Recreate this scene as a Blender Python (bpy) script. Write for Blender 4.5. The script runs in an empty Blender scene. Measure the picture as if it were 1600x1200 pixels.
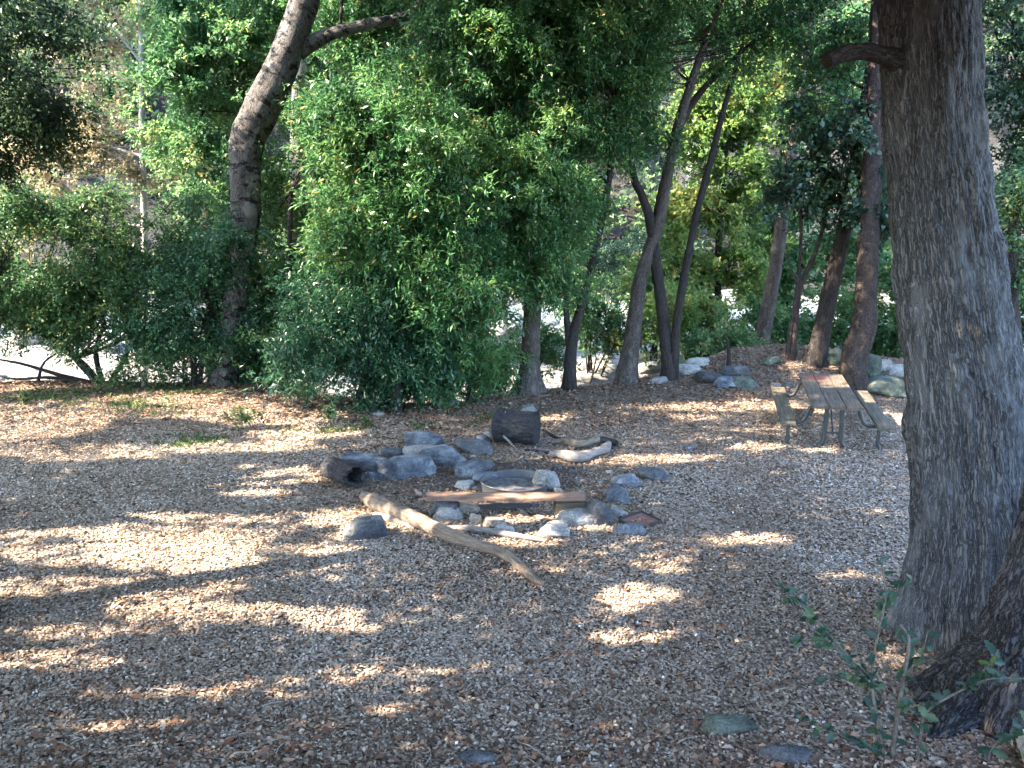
import bpy, bmesh, math, random
import numpy as np
from mathutils import Vector

# ------------------------------------------------------------------ camera, world, sun, exposure
W_PX, H_PX, FPX = 1600.0, 1200.0, 1400.0
HORIZON = 290.0
CAM_Z = 4.3
PITCH = math.atan((600 - HORIZON) / FPX)
sc = bpy.context.scene
COL = sc.collection
cam_d = bpy.data.cameras.new("camera")
cam_d.sensor_width = 36.0
cam_d.lens = FPX / W_PX * 36.0
cam_d.clip_start = 0.05
cam_d.clip_end = 2000.0
cam = bpy.data.objects.new("camera", cam_d)
COL.objects.link(cam)
cam.location = (0, 0, CAM_Z)
cam.rotation_euler = (math.radians(90) - PITCH, 0, 0)
sc.camera = cam

SUN_EL = math.radians(42)
SUN_BACK = math.radians(11)
SUN = np.array([-math.cos(SUN_EL) * math.cos(SUN_BACK), -math.cos(SUN_EL) * math.sin(SUN_BACK), math.sin(SUN_EL)])
world = bpy.data.worlds.new("World")
sc.world = world
world.use_nodes = True
wn = world.node_tree
for n in list(wn.nodes): wn.nodes.remove(n)
sky = wn.nodes.new("ShaderNodeTexSky")
sky.sky_type = 'NISHITA'
sky.sun_disc = False
sky.sun_elevation = SUN_EL
sky.sun_rotation = math.radians(-101)
bg = wn.nodes.new("ShaderNodeBackground")
bg.inputs[1].default_value = 0.15
wo = wn.nodes.new("ShaderNodeOutputWorld")
wn.links.new(sky.outputs[0], bg.inputs[0]); wn.links.new(bg.outputs[0], wo.inputs[0])
sun_d = bpy.data.lights.new("sun", 'SUN')
sun_d.energy = 2.8
sun_d.angle = math.radians(0.5)
sun_d.color = (1.0, 0.85, 0.66)
sun_o = bpy.data.objects.new("sun", sun_d)
COL.objects.link(sun_o)
sun_o.rotation_euler = Vector(SUN).to_track_quat('Z', 'Y').to_euler()
sun_o.location = (-20, -5, 30)
sc.view_settings.view_transform = 'Standard'
sc.view_settings.look = 'None'
sc.view_settings.exposure = 4.05
sc.view_settings.gamma = 1.0
sc.render.engine = 'CYCLES'
sc.cycles.max_bounces = 10
sc.cycles.diffuse_bounces = 4
sc.cycles.transmission_bounces = 5
sc.cycles.caustics_reflective = False
sc.cycles.caustics_refractive = False

# ------------------------------------------------------------------ helpers
FWD = np.array([0, math.cos(PITCH), -math.sin(PITCH)])
UPV = np.array([0, math.sin(PITCH), math.cos(PITCH)])
CAM = np.array([0, 0, CAM_Z])

def at(px, py, d):
    """point seen towards (px, py) of the 1600x1200 photo at distance d along the view axis"""
    return CAM + d * (FWD + (px - 800) / FPX * np.array([1, 0, 0]) - (py - 600) / FPX * UPV)

def project(p):
    q = np.asarray(p) - CAM
    d = q @ FWD
    return 800 + FPX * q[..., 0] / d, 600 - FPX * (q @ UPV) / d, d

def on_z(px, py, z):
    r = FWD + (px - 800) / FPX * np.array([1, 0, 0]) - (py - 600) / FPX * UPV
    return CAM + r * ((z - CAM_Z) / r[2])

def _hash(ix, iy, iz, seed):
    h = (ix.astype(np.uint32) * np.uint32(374761393) + iy.astype(np.uint32) * np.uint32(668265263)
         + iz.astype(np.uint32) * np.uint32(2147483647) + np.uint32(seed * 1274126177 & 0xffffffff))
    h = (h ^ (h >> np.uint32(13))) * np.uint32(1274126177)
    h = h ^ (h >> np.uint32(16))
    return (h & np.uint32(0xffffff)).astype(np.float64) / float(0xffffff)

def noise(p, seed=0):
    p = np.asarray(p, dtype=np.float64)
    i = np.floor(p).astype(np.int64); f = p - i
    f = f * f * (3 - 2 * f)
    r = 0
    for dx in (0, 1):
        wx = f[..., 0] if dx else 1 - f[..., 0]
        for dy in (0, 1):
            wy = f[..., 1] if dy else 1 - f[..., 1]
            for dz in (0, 1):
                wz = f[..., 2] if dz else 1 - f[..., 2]
                r = r + wx * wy * wz * _hash(i[..., 0] + dx, i[..., 1] + dy, i[..., 2] + dz, seed)
    return r

def fbm(p, seed=0, o=4):
    p = np.asarray(p, dtype=np.float64)
    a, t, s = 0.5, 0, 0
    for k in range(o):
        t = t + a * noise(p, seed + k); s += a; a *= 0.5; p = p * 2.03 + 7.1
    return t / s

def sstep(a, b, x):
    t = np.clip((x - a) / (b - a), 0, 1)
    return t * t * (3 - 2 * t)

# clearing edge: where the bank drops to the riverbed, as a line in plan
_edge_px = [(-900, 640), (-400, 615), (0, 600), (200, 607), (380, 612), (600, 640), (700, 640), (800, 622), (900, 612), (1000, 602), (1070, 594), (1130, 588)]
_ep = np.array([on_z(x, y, 0)[:2] for x, y in _edge_px])
_ex = np.concatenate([_ep[:, 0], [5.6, 7.0, 9.0, 11.0, 16.0, 60.0]])
_ey = np.concatenate([_ep[:, 1] + 0.4, [21.9, 22.6, 22.4, 21.6, 19.5, 17.0]])

def hgt(x, y):
    x = np.asarray(x, float); y = np.asarray(y, float)
    z3 = np.stack([x, y, x * 0], -1)
    e = np.interp(x, _ex, _ey)
    s = y - e
    z = -1.0 * sstep(0.0, 2.2, s) * (0.85 + 0.3 * noise(z3 * 0.5, 4))
    z = z + 0.55 * np.exp(-((x - 6.2) / 2.2) ** 2 - ((y - 20.6) / 1.4) ** 2)
    z = z + 0.18 * np.exp(-((x - 9.0) / 2.5) ** 2 - ((y - 20.0) / 1.6) ** 2)
    t = np.clip((7.0 - y) / 7.0, 0, 1)
    z = z + 2.7 * np.clip(t, 0, 1) ** 1.4 + np.where(y < 0, -y * 0.1, 0)
    z = z + (fbm(z3 * 0.35, 11, 3) - 0.5) * 0.16 * np.clip((30 - y) / 10, 0.2, 1)
    z = z + (fbm(z3 * 1.7, 12, 3) - 0.5) * 0.05
    rb = sstep(1.5, 4, s)
    z = z + rb * (fbm(z3 * 0.6, 21, 4) - 0.5) * 0.7
    z = z - 0.35 * np.exp(-((y - 38 - 1.5 * np.sin(x * 0.1)) / 3.0) ** 2)
    hl = np.clip(y - 43 - 3 * (noise(z3 * 0.08, 5) - 0.5), 0, None)
    z = z + np.where(hl > 0, 0.85 * hl, 0) * (0.8 + 0.4 * noise(z3 * 0.07, 6)) + sstep(0, 6, hl) * (fbm(z3 * 0.3, 31, 5) - 0.5) * 5
    z = z + sstep(45, 62, np.abs(x)) * 0
    return z

def gnd(px, py):
    z = 0.0
    for _ in range(30):
        p = on_z(px, py, min(z, 4.0))
        z = 0.5 * z + 0.5 * float(hgt(p[0], p[1]))
    p[2] = float(hgt(p[0], p[1]))
    return p

def depth(p):
    return float((np.asarray(p) - CAM) @ FWD)

def mesh_obj(name, V, F, mat, parent=None, smooth=True, attrs=None, loc=None):
    """V (n,3); F (m,k) int array or list of tuples"""
    me = bpy.data.meshes.new(name)
    V = np.asarray(V, dtype=np.float32)
    if loc is not None: V = V - np.asarray(loc, dtype=np.float32)
    if isinstance(F, np.ndarray):
        m, k = F.shape
        me.vertices.add(len(V)); me.vertices.foreach_set('co', V.ravel())
        me.loops.add(m * k); me.loops.foreach_set('vertex_index', F.astype(np.int32).ravel())
        me.polygons.add(m); me.polygons.foreach_set('loop_start', np.arange(0, m * k, k, dtype=np.int32))
        me.update(calc_edges=True)
    else:
        me.from_pydata([tuple(map(float, v)) for v in V], [], [tuple(map(int, f)) for f in F])
    if smooth: me.polygons.foreach_set('use_smooth', np.ones(len(me.polygons), dtype=bool))
    for an, (dom, typ, arr) in (attrs or {}).items():
        a = me.attributes.new(an, typ, dom)
        a.data.foreach_set('vector' if typ == 'FLOAT_VECTOR' else 'value', np.asarray(arr, dtype=np.float32).ravel())
    me.materials.append(mat)
    me.update()
    o = bpy.data.objects.new(name, me)
    COL.objects.link(o)
    if loc is not None: o.location = tuple(map(float, loc))
    if parent is not None:
        o.parent = parent
        if loc is None:
            o.location = tuple(-c for c in parent.location)
    return o

def tag(o, label=None, cat=None, group=None, kind=None):
    if label: o['label'] = label
    if cat: o['category'] = cat
    if group: o['group'] = group
    if kind: o['kind'] = kind
    return o

def empty(name, loc, label, cat, group=None):
    o = bpy.data.objects.new(name, None)
    COL.objects.link(o); o.location = tuple(map(float, loc))
    o.empty_display_size = 0.2
    return tag(o, label, cat, group)

# ------------------------------------------------------------------ materials
def new_mat(name):
    m = bpy.data.materials.new(name); m.use_nodes = True
    nt = m.node_tree
    for n in list(nt.nodes): nt.nodes.remove(n)
    out = nt.nodes.new('ShaderNodeOutputMaterial')
    return m, nt, out

class NB:
    def __init__(s, nt): s.nt = nt
    def n(s, t, **kw):
        x = s.nt.nodes.new(t)
        for k, v in kw.items(): setattr(x, k, v)
        return x
    def l(s, a, b): s.nt.links.new(a, b)
    def noise(s, vec, scale, detail=4, rough=0.55, dist=0.0):
        x = s.n('ShaderNodeTexNoise')
        x.inputs['Scale'].default_value = scale; x.inputs['Detail'].default_value = detail
        x.inputs['Roughness'].default_value = rough; x.inputs['Distortion'].default_value = dist
        if vec is not None: s.l(vec, x.inputs['Vector'])
        return x.outputs[0]
    def vor(s, vec, scale, feat='F1', out='Distance'):
        x = s.n('ShaderNodeTexVoronoi', feature=feat); x.inputs['Scale'].default_value = scale
        if vec is not None: s.l(vec, x.inputs['Vector'])
        return x.outputs[out]
    def ramp(s, fac, stops, interp='LINEAR'):
        x = s.n('ShaderNodeValToRGB'); x.color_ramp.interpolation = interp
        cr = x.color_ramp
        while len(cr.elements) > 1: cr.elements.remove(cr.elements[-1])
        cr.elements[0].position = stops[0][0]; cr.elements[0].color = (*stops[0][1], 1)
        for p, c in stops[1:]:
            e = cr.elements.new(p); e.color = (*c, 1)
        s.l(fac, x.inputs[0]); return x.outputs[0]
    def mapping(s, vec, scale=(1, 1, 1)):
        x = s.n('ShaderNodeMapping'); x.inputs['Scale'].default_value = scale
        s.l(vec, x.inputs['Vector']); return x.outputs[0]
    def mix(s, fac, a, b, mode='MIX'):
        x = s.n('ShaderNodeMix', data_type='RGBA', blend_type=mode)
        if isinstance(fac, float): x.inputs[0].default_value = fac
        else: s.l(fac, x.inputs[0])
        for i, v in ((6, a), (7, b)):
            if isinstance(v, tuple): x.inputs[i].default_value = (*v, 1)
            else: s.l(v, x.inputs[i])
        return x.outputs[2]
    def math(s, op, a, b=0.0):
        x = s.n('ShaderNodeMath', operation=op)
        for i, v in ((0, a), (1, b)):
            if isinstance(v, (int, float)): x.inputs[i].default_value = v
            else: s.l(v, x.inputs[i])
        return x.outputs[0]
    def bump(s, h, strength, dist, normal=None):
        x = s.n('ShaderNodeBump'); x.inputs['Strength'].default_value = strength; x.inputs['Distance'].default_value = dist
        s.l(h, x.inputs['Height'])
        if normal is not None: s.l(normal, x.inputs['Normal'])
        return x.outputs[0]
    def bsdf(s, col, rough=0.85, normal=None, spec=0.3, metal=0.0):
        x = s.n('ShaderNodeBsdfPrincipled')
        if isinstance(col, tuple): x.inputs['Base Color'].default_value = (*col, 1)
        else: s.l(col, x.inputs['Base Color'])
        if isinstance(rough, float): x.inputs['Roughness'].default_value = rough
        else: s.l(rough, x.inputs['Roughness'])
        x.inputs['Specular IOR Level'].default_value = spec
        x.inputs['Metallic'].default_value = metal
        if normal is not None: s.l(normal, x.inputs['Normal'])
        return x.outputs[0]

def mat_leaf(name, stops, trans=0.35, rough=0.42, spec=0.4):
    m, nt, out = new_mat(name); b = NB(nt)
    a = b.n('ShaderNodeAttribute', attribute_name='lv')
    c = b.ramp(a.outputs['Fac'], stops)
    p = b.bsdf(c, rough, spec=spec)
    t = b.n('ShaderNodeBsdfTranslucent')
    hs = b.n('ShaderNodeHueSaturation'); hs.inputs['Hue'].default_value = 0.492; hs.inputs['Saturation'].default_value = 1.0; hs.inputs['Value'].default_value = 1.5
    b.l(c, hs.inputs['Color']); b.l(hs.outputs[0], t.inputs['Color'])
    mx = b.n('ShaderNodeMixShader'); mx.inputs[0].default_value = trans
    b.l(p, mx.inputs[1]); b.l(t.outputs[0], mx.inputs[2]); b.l(mx.outputs[0], out.inputs[0])
    return m

def mat_bark(name, dark, mid, light, ridge=9.0, stretch=0.18, bump=0.02, patch=None, patch_scale=2.0, patch_thr=(0.55, 0.62), spots=0.0):
    m, nt, out = new_mat(name); b = NB(nt)
    a = b.n('ShaderNodeAttribute', attribute_name='bk')
    v = a.outputs['Vector']
    ms = b.mapping(v, (1, 1, stretch))
    n1 = b.noise(ms, ridge, 6, 0.6, 0.4)
    wv = b.n('ShaderNodeVectorMath', operation='ADD')
    nz = b.n('ShaderNodeTexNoise'); nz.inputs['Scale'].default_value = 6.0; nz.inputs['Detail'].default_value = 3; b.l(v, nz.inputs['Vector'])
    sc3 = b.n('ShaderNodeVectorMath', operation='SCALE'); sc3.inputs['Scale'].default_value = 0.05; b.l(nz.outputs['Color'], sc3.inputs[0])
    b.l(ms, wv.inputs[0]); b.l(sc3.outputs[0], wv.inputs[1])
    v1 = b.noise(wv.outputs[0], ridge * 3.2, 3, 0.7)
    v1 = b.math('ABSOLUTE', b.math('SUBTRACT', v1, 0.5))
    n2 = b.noise(v, 30, 4, 0.6)
    n3 = b.noise(v, 1.3, 3)
    h = b.math('ADD', b.math('MULTIPLY', n1, 0.8), b.math('MULTIPLY', b.math('MINIMUM', v1, 0.09), 4.2))
    h = b.math('ADD', h, b.math('MULTIPLY', n2, 0.25))
    c = b.ramp(h, [(0.35, dark), (0.62, mid), (0.95, light)])
    c = b.mix(b.math('MULTIPLY', n3, 0.5), c, tuple(x * 0.7 for x in mid))
    if patch is not None:
        pn = b.noise(b.mapping(v, (1, 1, 0.5)), patch_scale, 5, 0.6, 0.3)
        pm = b.ramp(pn, [(patch_thr[0], (0, 0, 0)), (patch_thr[1], (1, 1, 1))])
        c = b.mix(b.math('MULTIPLY', pm, 0.75), c, patch)
    if spots > 0:
        sn = b.noise(b.mapping(v, (1, 1, 2.2)), 3.0, 4, 0.65)
        sm = b.ramp(sn, [(0.53, (0, 0, 0)), (0.59, (1, 1, 1))])
        c = b.mix(b.math('MULTIPLY', sm, spots), c, tuple(x * 0.6 for x in dark))
    nm = b.bump(h, 0.9, bump)
    b.l(b.bsdf(c, 0.9, nm, 0.15), out.inputs[0])
    return m

def mat_rock(name, c1, c2, c3, scale=4.0, spec=0.25, rough=0.85):
    m, nt, out = new_mat(name); b = NB(nt)
    tc = b.n('ShaderNodeTexCoord'); oi = b.n('ShaderNodeObjectInfo')
    ad = b.n('ShaderNodeVectorMath', operation='ADD'); b.l(tc.outputs['Object'], ad.inputs[0])
    cx = b.n('ShaderNodeCombineXYZ'); b.l(b.math('MULTIPLY', oi.outputs['Random'], 37.0), cx.inputs[0])
    b.l(cx.outputs[0], ad.inputs[1]); v = ad.outputs[0]
    n1 = b.noise(v, scale, 8, 0.62, 0.3); n2 = b.noise(v, scale * 9, 5, 0.7); n3 = b.noise(b.mapping(v, (1, 1, 3)), scale * 0.8, 4)
    c = b.ramp(n1, [(0.32, c1), (0.52, c2), (0.7, c3)])
    sp = b.ramp(n2, [(0.35, (0.55, 0.55, 0.55)), (0.6, (1.0, 1.0, 1.0)), (0.75, (1.35, 1.35, 1.35))])
    c = b.mix(1.0, c, sp, 'MULTIPLY')
    rv = b.math('ADD', b.math('MULTIPLY', oi.outputs['Random'], 0.4), 0.8)
    rc = b.n('ShaderNodeCombineXYZ')
    for i in range(3): b.l(rv, rc.inputs[i])
    c = b.mix(1.0, c, rc.outputs[0], 'MULTIPLY')
    h = b.math('ADD', b.math('MULTIPLY', n1, 1.0), b.math('ADD', b.math('MULTIPLY', n2, 0.25), b.math('MULTIPLY', n3, 0.7)))
    b.l(b.bsdf(c, rough, b.bump(h, 1.0, 0.07), spec), out.inputs[0])
    return m

def mat_wood(name, dark, mid, light, scale=14.0, axis='X', stain=None, char=None, rough=0.8):
    m, nt, out = new_mat(name); b = NB(nt)
    tc = b.n('ShaderNodeTexCoord'); v = tc.outputs['Object']
    sc_ = {'X': (0.08, 1, 1), 'Y': (1, 0.08, 1), 'Z': (1, 1, 0.08)}[axis]
    g = b.noise(b.mapping(v, sc_), scale * 3, 6, 0.6, 0.6)
    n = b.noise(v, 3.0, 4)
    c = b.ramp(g, [(0.3, dark), (0.5, mid), (0.72, light)])
    c = b.mix(b.math('MULTIPLY', n, 0.4), c, dark)
    if char is not None:
        cm = b.ramp(b.noise(v, char, 4, 0.6), [(0.50, (0, 0, 0)), (0.60, (1, 1, 1))])
        c = b.mix(b.math('MULTIPLY', cm, 0.45), c, (0.03, 0.027, 0.027))
    if stain is not None:
        sp = b.n('ShaderNodeSeparateXYZ'); b.l(v, sp.inputs[0])
        sx, sy, sr, scol = stain
        dx = b.math('MULTIPLY', b.math('SUBTRACT', sp.outputs[0], sx), 1.0 / sr[0]); dy = b.math('MULTIPLY', b.math('SUBTRACT', sp.outputs[1], sy), 1.0 / sr[1])
        r2 = b.math('ADD', b.math('MULTIPLY', dx, dx), b.math('MULTIPLY', dy, dy))
        r2 = b.math('ADD', r2, b.math('MULTIPLY', b.math('SUBTRACT', b.noise(v, 7, 4, 0.7), 0.5), 2.6))
        sm = b.ramp(r2, [(0.55, (1, 1, 1)), (0.95, (0, 0, 0))])
        c = b.mix(b.math('MULTIPLY', sm, 0.8), c, scol)
    b.l(b.bsdf(c, rough, b.bump(g, 0.5, 0.006), 0.25), out.inputs[0])
    return m

def mat_metal(name, col, rust, rough=0.6, metal=0.3):
    m, nt, out = new_mat(name); b = NB(nt)
    tc = b.n('ShaderNodeTexCoord'); v = tc.outputs['Object']
    n = b.noise(v, 9, 6, 0.65)
    c = b.ramp(n, [(0.4, col), (0.58, tuple(0.7 * a + 0.3 * r for a, r in zip(col, rust))), (0.72, rust)])
    b.l(b.bsdf(c, rough, b.bump(n, 0.4, 0.004), 0.4, metal), out.inputs[0])
    return m

def mat_flat_attr(name, stops, rough=0.85, trans=0.0):
    m, nt, out = new_mat(name); b = NB(nt)
    a = b.n('ShaderNodeAttribute', attribute_name='lv')
    c = b.ramp(a.outputs['Fac'], stops)
    b.l(b.bsdf(c, rough, spec=0.2), out.inputs[0])
    return m

def mat_ground(name):
    m, nt, out = new_mat(name); b = NB(nt)
    g = b.n('ShaderNodeNewGeometry'); v = g.outputs['Position']
    cell = b.n('ShaderNodeTexVoronoi', feature='F1'); cell.inputs['Scale'].default_value = 28; cell.inputs['Randomness'].default_value = 1
    b.l(b.mapping(v, (1, 1.4, 1)), cell.inputs['Vector'])
    sep = b.n('ShaderNodeSeparateColor'); b.l(cell.outputs['Color'], sep.inputs[0])
    c = b.ramp(sep.outputs[0], [(0.0, (0.07, 0.048, 0.035)), (0.35, (0.18, 0.125, 0.09)), (0.6, (0.29, 0.22, 0.165)), (0.85, (0.40, 0.33, 0.265)), (1.0, (0.52, 0.46, 0.40))])
    big = b.noise(v, 0.7, 5, 0.6)
    c = b.mix(b.ramp(big, [(0.4, (0, 0, 0)), (0.65, (0.6, 0.6, 0.6))]), c, (0.12, 0.075, 0.05))
    fine = b.noise(v, 60, 4, 0.7)
    c = b.mix(0.5, c, b.ramp(fine, [(0.3, (0.3, 0.3, 0.3)), (0.7, (1, 1, 1))]), 'MULTIPLY')
    pc = gnd(770, 742)
    sp = b.n('ShaderNodeSeparateXYZ'); b.l(v, sp.inputs[0])
    dx = b.math('MULTIPLY', b.math('SUBTRACT', sp.outputs[0], float(pc[0])), 0.5); dy = b.math('MULTIPLY', b.math('SUBTRACT', sp.outputs[1], float(pc[1])), 0.72)
    r2 = b.math('ADD', b.math('ADD', b.math('MULTIPLY', dx, dx), b.math('MULTIPLY', dy, dy)), b.math('MULTIPLY', b.math('SUBTRACT', b.noise(v, 2.5, 4), 0.5), 1.2))
    c = b.mix(b.ramp(r2, [(0.4, (0.8, 0.8, 0.8)), (1.0, (0, 0, 0))]), c, (0.075, 0.075, 0.08))
    h = b.math('ADD', b.math('MULTIPLY', cell.outputs['Distance'], 0.8), fine)
    b.l(b.bsdf(c, 0.95, b.bump(h, 1.0, 0.03), 0.1), out.inputs[0])
    return m

def mat_gravel(name):
    m, nt, out = new_mat(name); b = NB(nt)
    g = b.n('ShaderNodeNewGeometry'); v = g.outputs['Position']
    cell = b.n('ShaderNodeTexVoronoi', feature='F1'); cell.inputs['Scale'].default_value = 5.0; b.l(v, cell.inputs['Vector'])
    sep = b.n('ShaderNodeSeparateColor'); b.l(cell.outputs['Color'], sep.inputs[0])
    c = b.ramp(sep.outputs[0], [(0.0, (0.05, 0.055, 0.06)), (0.4, (0.14, 0.145, 0.15)), (1.0, (0.32, 0.325, 0.33))])
    big = b.noise(v, 0.35, 4, 0.6)
    c = b.mix(b.ramp(big, [(0.35, (0.7, 0.7, 0.7)), (0.6, (0, 0, 0))]), c, (0.22, 0.19, 0.15))
    h = b.math('ADD', cell.outputs['Distance'], b.noise(v, 20, 4))
    b.l(b.bsdf(c, 0.9, b.bump(h, 1.0, 0.08), 0.2), out.inputs[0])
    return m

def mat_hill(name):
    m, nt, out = new_mat(name); b = NB(nt)
    g = b.n('ShaderNodeNewGeometry'); v = g.outputs['Position']
    n1 = b.noise(v, 0.5, 8, 0.65, 0.5); n2 = b.noise(b.mapping(v, (1, 1, 3)), 1.5, 6, 0.7)
    c = b.ramp(n1, [(0.3, (0.020, 0.020, 0.019)), (0.5, (0.052, 0.050, 0.046)), (0.7, (0.12, 0.115, 0.105))])
    c = b.mix(0.6, c, b.ramp(n2, [(0.35, (0.35, 0.33, 0.33)), (0.65, (1, 1, 1))]), 'MULTIPLY')
    b.l(b.bsdf(c, 0.95, b.bump(n2, 1.0, 0.5), 0.1), out.inputs[0])
    return m

def mat_water(name):
    m, nt, out = new_mat(name); b = NB(nt)
    g = b.n('ShaderNodeNewGeometry'); v = g.outputs['Position']
    n = b.noise(b.mapping(v, (1, 2.5, 1)), 2.0, 5, 0.6)
    b.l(b.bsdf((0.10, 0.14, 0.15), 0.12, b.bump(n, 0.6, 0.12), 0.5), out.inputs[0])
    return m

G = lambda *s: list(s)
M = {}
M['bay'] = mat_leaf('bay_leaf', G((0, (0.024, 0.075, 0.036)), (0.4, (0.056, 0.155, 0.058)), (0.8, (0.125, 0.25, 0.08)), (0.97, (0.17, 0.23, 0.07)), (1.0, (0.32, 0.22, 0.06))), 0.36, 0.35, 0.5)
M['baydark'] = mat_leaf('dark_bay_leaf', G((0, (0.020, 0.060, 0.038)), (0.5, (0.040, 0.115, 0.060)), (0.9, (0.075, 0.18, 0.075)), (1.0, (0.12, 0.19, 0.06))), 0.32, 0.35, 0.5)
M['bright'] = mat_leaf('bright_alder_leaf', G((0, (0.035, 0.095, 0.04)), (0.5, (0.07, 0.165, 0.062)), (0.85, (0.13, 0.24, 0.085)), (1.0, (0.32, 0.28, 0.10))), 0.45, 0.45, 0.35)
M['yellow'] = mat_leaf('yellow_green_leaf', G((0, (0.055, 0.12, 0.035)), (0.45, (0.11, 0.20, 0.055)), (0.8, (0.19, 0.26, 0.08)), (1.0, (0.38, 0.30, 0.10))), 0.5, 0.5, 0.3)
M['tan'] = mat_leaf('dry_tan_leaf', G((0, (0.13, 0.125, 0.06)), (0.5, (0.26, 0.22, 0.13)), (1.0, (0.42, 0.36, 0.25))), 0.25, 0.6, 0.2)
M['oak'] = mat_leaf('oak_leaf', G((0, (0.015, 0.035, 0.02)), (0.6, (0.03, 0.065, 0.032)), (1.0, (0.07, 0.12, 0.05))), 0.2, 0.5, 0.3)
M['shrub'] = mat_leaf('shrub_leaf', G((0, (0.03, 0.08, 0.035)), (0.5, (0.06, 0.14, 0.055)), (0.85, (0.12, 0.2, 0.07)), (1.0, (0.3, 0.25, 0.10))), 0.35, 0.45, 0.35)
M['ivy'] = mat_leaf('ivy_leaf', G((0, (0.02, 0.05, 0.035)), (0.6, (0.04, 0.09, 0.055)), (1.0, (0.09, 0.16, 0.09))), 0.2, 0.35, 0.5)
M['sprig'] = mat_leaf('sapling_leaf', G((0, (0.018, 0.040, 0.026)), (0.7, (0.032, 0.072, 0.042)), (1.0, (0.08, 0.12, 0.038))), 0.3, 0.45, 0.4)
M['hillleaf'] = mat_leaf('hillside_leaf', G((0, (0.03, 0.055, 0.028)), (0.5, (0.065, 0.115, 0.045)), (0.8, (0.13, 0.18, 0.065)), (1.0, (0.27, 0.24, 0.12))), 0.25, 0.7, 0.2)
M['grass'] = mat_leaf('grass_blade', G((0, (0.035, 0.065, 0.025)), (0.7, (0.07, 0.12, 0.04)), (1.0, (0.15, 0.19, 0.07))), 0.4, 0.6, 0.2)
M['bigbark'] = mat_bark('furrowed_grey_bark', (0.006, 0.006, 0.007), (0.062, 0.064, 0.070), (0.145, 0.148, 0.158), 11, 0.12, 0.06, (0.16, 0.17, 0.185), 2.2, (0.52, 0.66))
M['furrow'] = mat_bark('deep_furrowed_dark_bark', (0.004, 0.004, 0.0045), (0.028, 0.027, 0.030), (0.095, 0.09, 0.092), 8, 0.16, 0.06)
M['alder'] = mat_bark('pale_alder_bark', (0.014, 0.012, 0.012), (0.062, 0.057, 0.054), (0.145, 0.136, 0.13), 7, 0.45, 0.02, (0.20, 0.19, 0.185), 2.6, (0.54, 0.62), 0.9)
M['fleck'] = mat_bark('dark_bark_with_pale_flecks', (0.012, 0.010, 0.009), (0.058, 0.048, 0.042), (0.13, 0.112, 0.10), 8, 0.4, 0.025, (0.20, 0.18, 0.165), 3.2, (0.60, 0.66))
M['sycamore'] = mat_bark('white_sycamore_bark', (0.16, 0.14, 0.12), (0.36, 0.33, 0.29), (0.55, 0.52, 0.47), 5, 0.6, 0.008, (0.12, 0.10, 0.08), 3, (0.58, 0.64))
M['darkbark'] = mat_bark('dark_brown_bark', (0.008, 0.007, 0.007), (0.026, 0.022, 0.021), (0.065, 0.056, 0.052), 10, 0.25, 0.02)
M['redbark'] = mat_bark('reddish_flaky_bark', (0.010, 0.008, 0.007), (0.038, 0.029, 0.026), (0.09, 0.07, 0.062), 9, 0.5, 0.025)
M['twig'] = mat_bark('pale_twig', (0.10, 0.09, 0.08), (0.26, 0.23, 0.20), (0.42, 0.38, 0.33), 12, 0.3, 0.002)
M['sapstem'] = mat_bark('sapling_stem', (0.03, 0.025, 0.02), (0.09, 0.075, 0.06), (0.17, 0.15, 0.12), 20, 0.3, 0.001)
M['rock'] = mat_rock('blue_grey_rock', (0.05, 0.06, 0.08), (0.15, 0.172, 0.205), (0.31, 0.335, 0.365))
M['rockdark'] = mat_rock('dark_grey_rock', (0.05, 0.055, 0.062), (0.10, 0.105, 0.115), (0.20, 0.20, 0.205))
M['rockpale'] = mat_rock('pale_granite', (0.20, 0.20, 0.195), (0.33, 0.325, 0.31), (0.46, 0.45, 0.42))
M['rocktan'] = mat_rock('tan_rock', (0.22, 0.18, 0.14), (0.36, 0.30, 0.24), (0.48, 0.42, 0.35))
M['rockmoss'] = mat_rock('mossy_rock', (0.05, 0.06, 0.05), (0.10, 0.12, 0.095), (0.19, 0.21, 0.17))
M['log'] = mat_bark('weathered_log_wood', (0.05, 0.038, 0.030), (0.19, 0.145, 0.11), (0.31, 0.25, 0.195), 14, 0.10, 0.012, (0.09, 0.075, 0.062), 2.5, (0.56, 0.68))
M['loggrey'] = mat_bark('grey_stick_wood', (0.06, 0.05, 0.045), (0.20, 0.17, 0.15), (0.33, 0.29, 0.27), 16, 0.12, 0.004, (0.04, 0.035, 0.035), 2.5, (0.55, 0.62))
M['char'] = mat_bark('charred_wood', (0.006, 0.006, 0.007), (0.028, 0.028, 0.032), (0.085, 0.082, 0.088), 16, 0.25, 0.02, (0.13, 0.13, 0.12), 3.5, (0.6, 0.72))
M['plank'] = mat_wood('red_brown_plank_wood', (0.11, 0.066, 0.046), (0.28, 0.175, 0.125), (0.40, 0.28, 0.21), 10, 'X', None, 2.6)
M['tablewood'] = mat_wood('weathered_table_wood', (0.045, 0.036, 0.029), (0.105, 0.084, 0.066), (0.18, 0.148, 0.12), 10, 'Y', (-0.1, 0.95, (0.24, 0.34), (0.24, 0.09, 0.07)))
M['benchwood'] = mat_wood('weathered_bench_wood', (0.045, 0.040, 0.030), (0.10, 0.088, 0.066), (0.165, 0.148, 0.115), 10, 'Y')
M['pipe'] = mat_metal('dark_green_pipe', (0.035, 0.05, 0.055), (0.10, 0.07, 0.05), 0.5, 0.3)
M['ring'] = mat_metal('sooty_steel', (0.11, 0.118, 0.13), (0.05, 0.036, 0.03), 0.6, 0.4)
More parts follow.
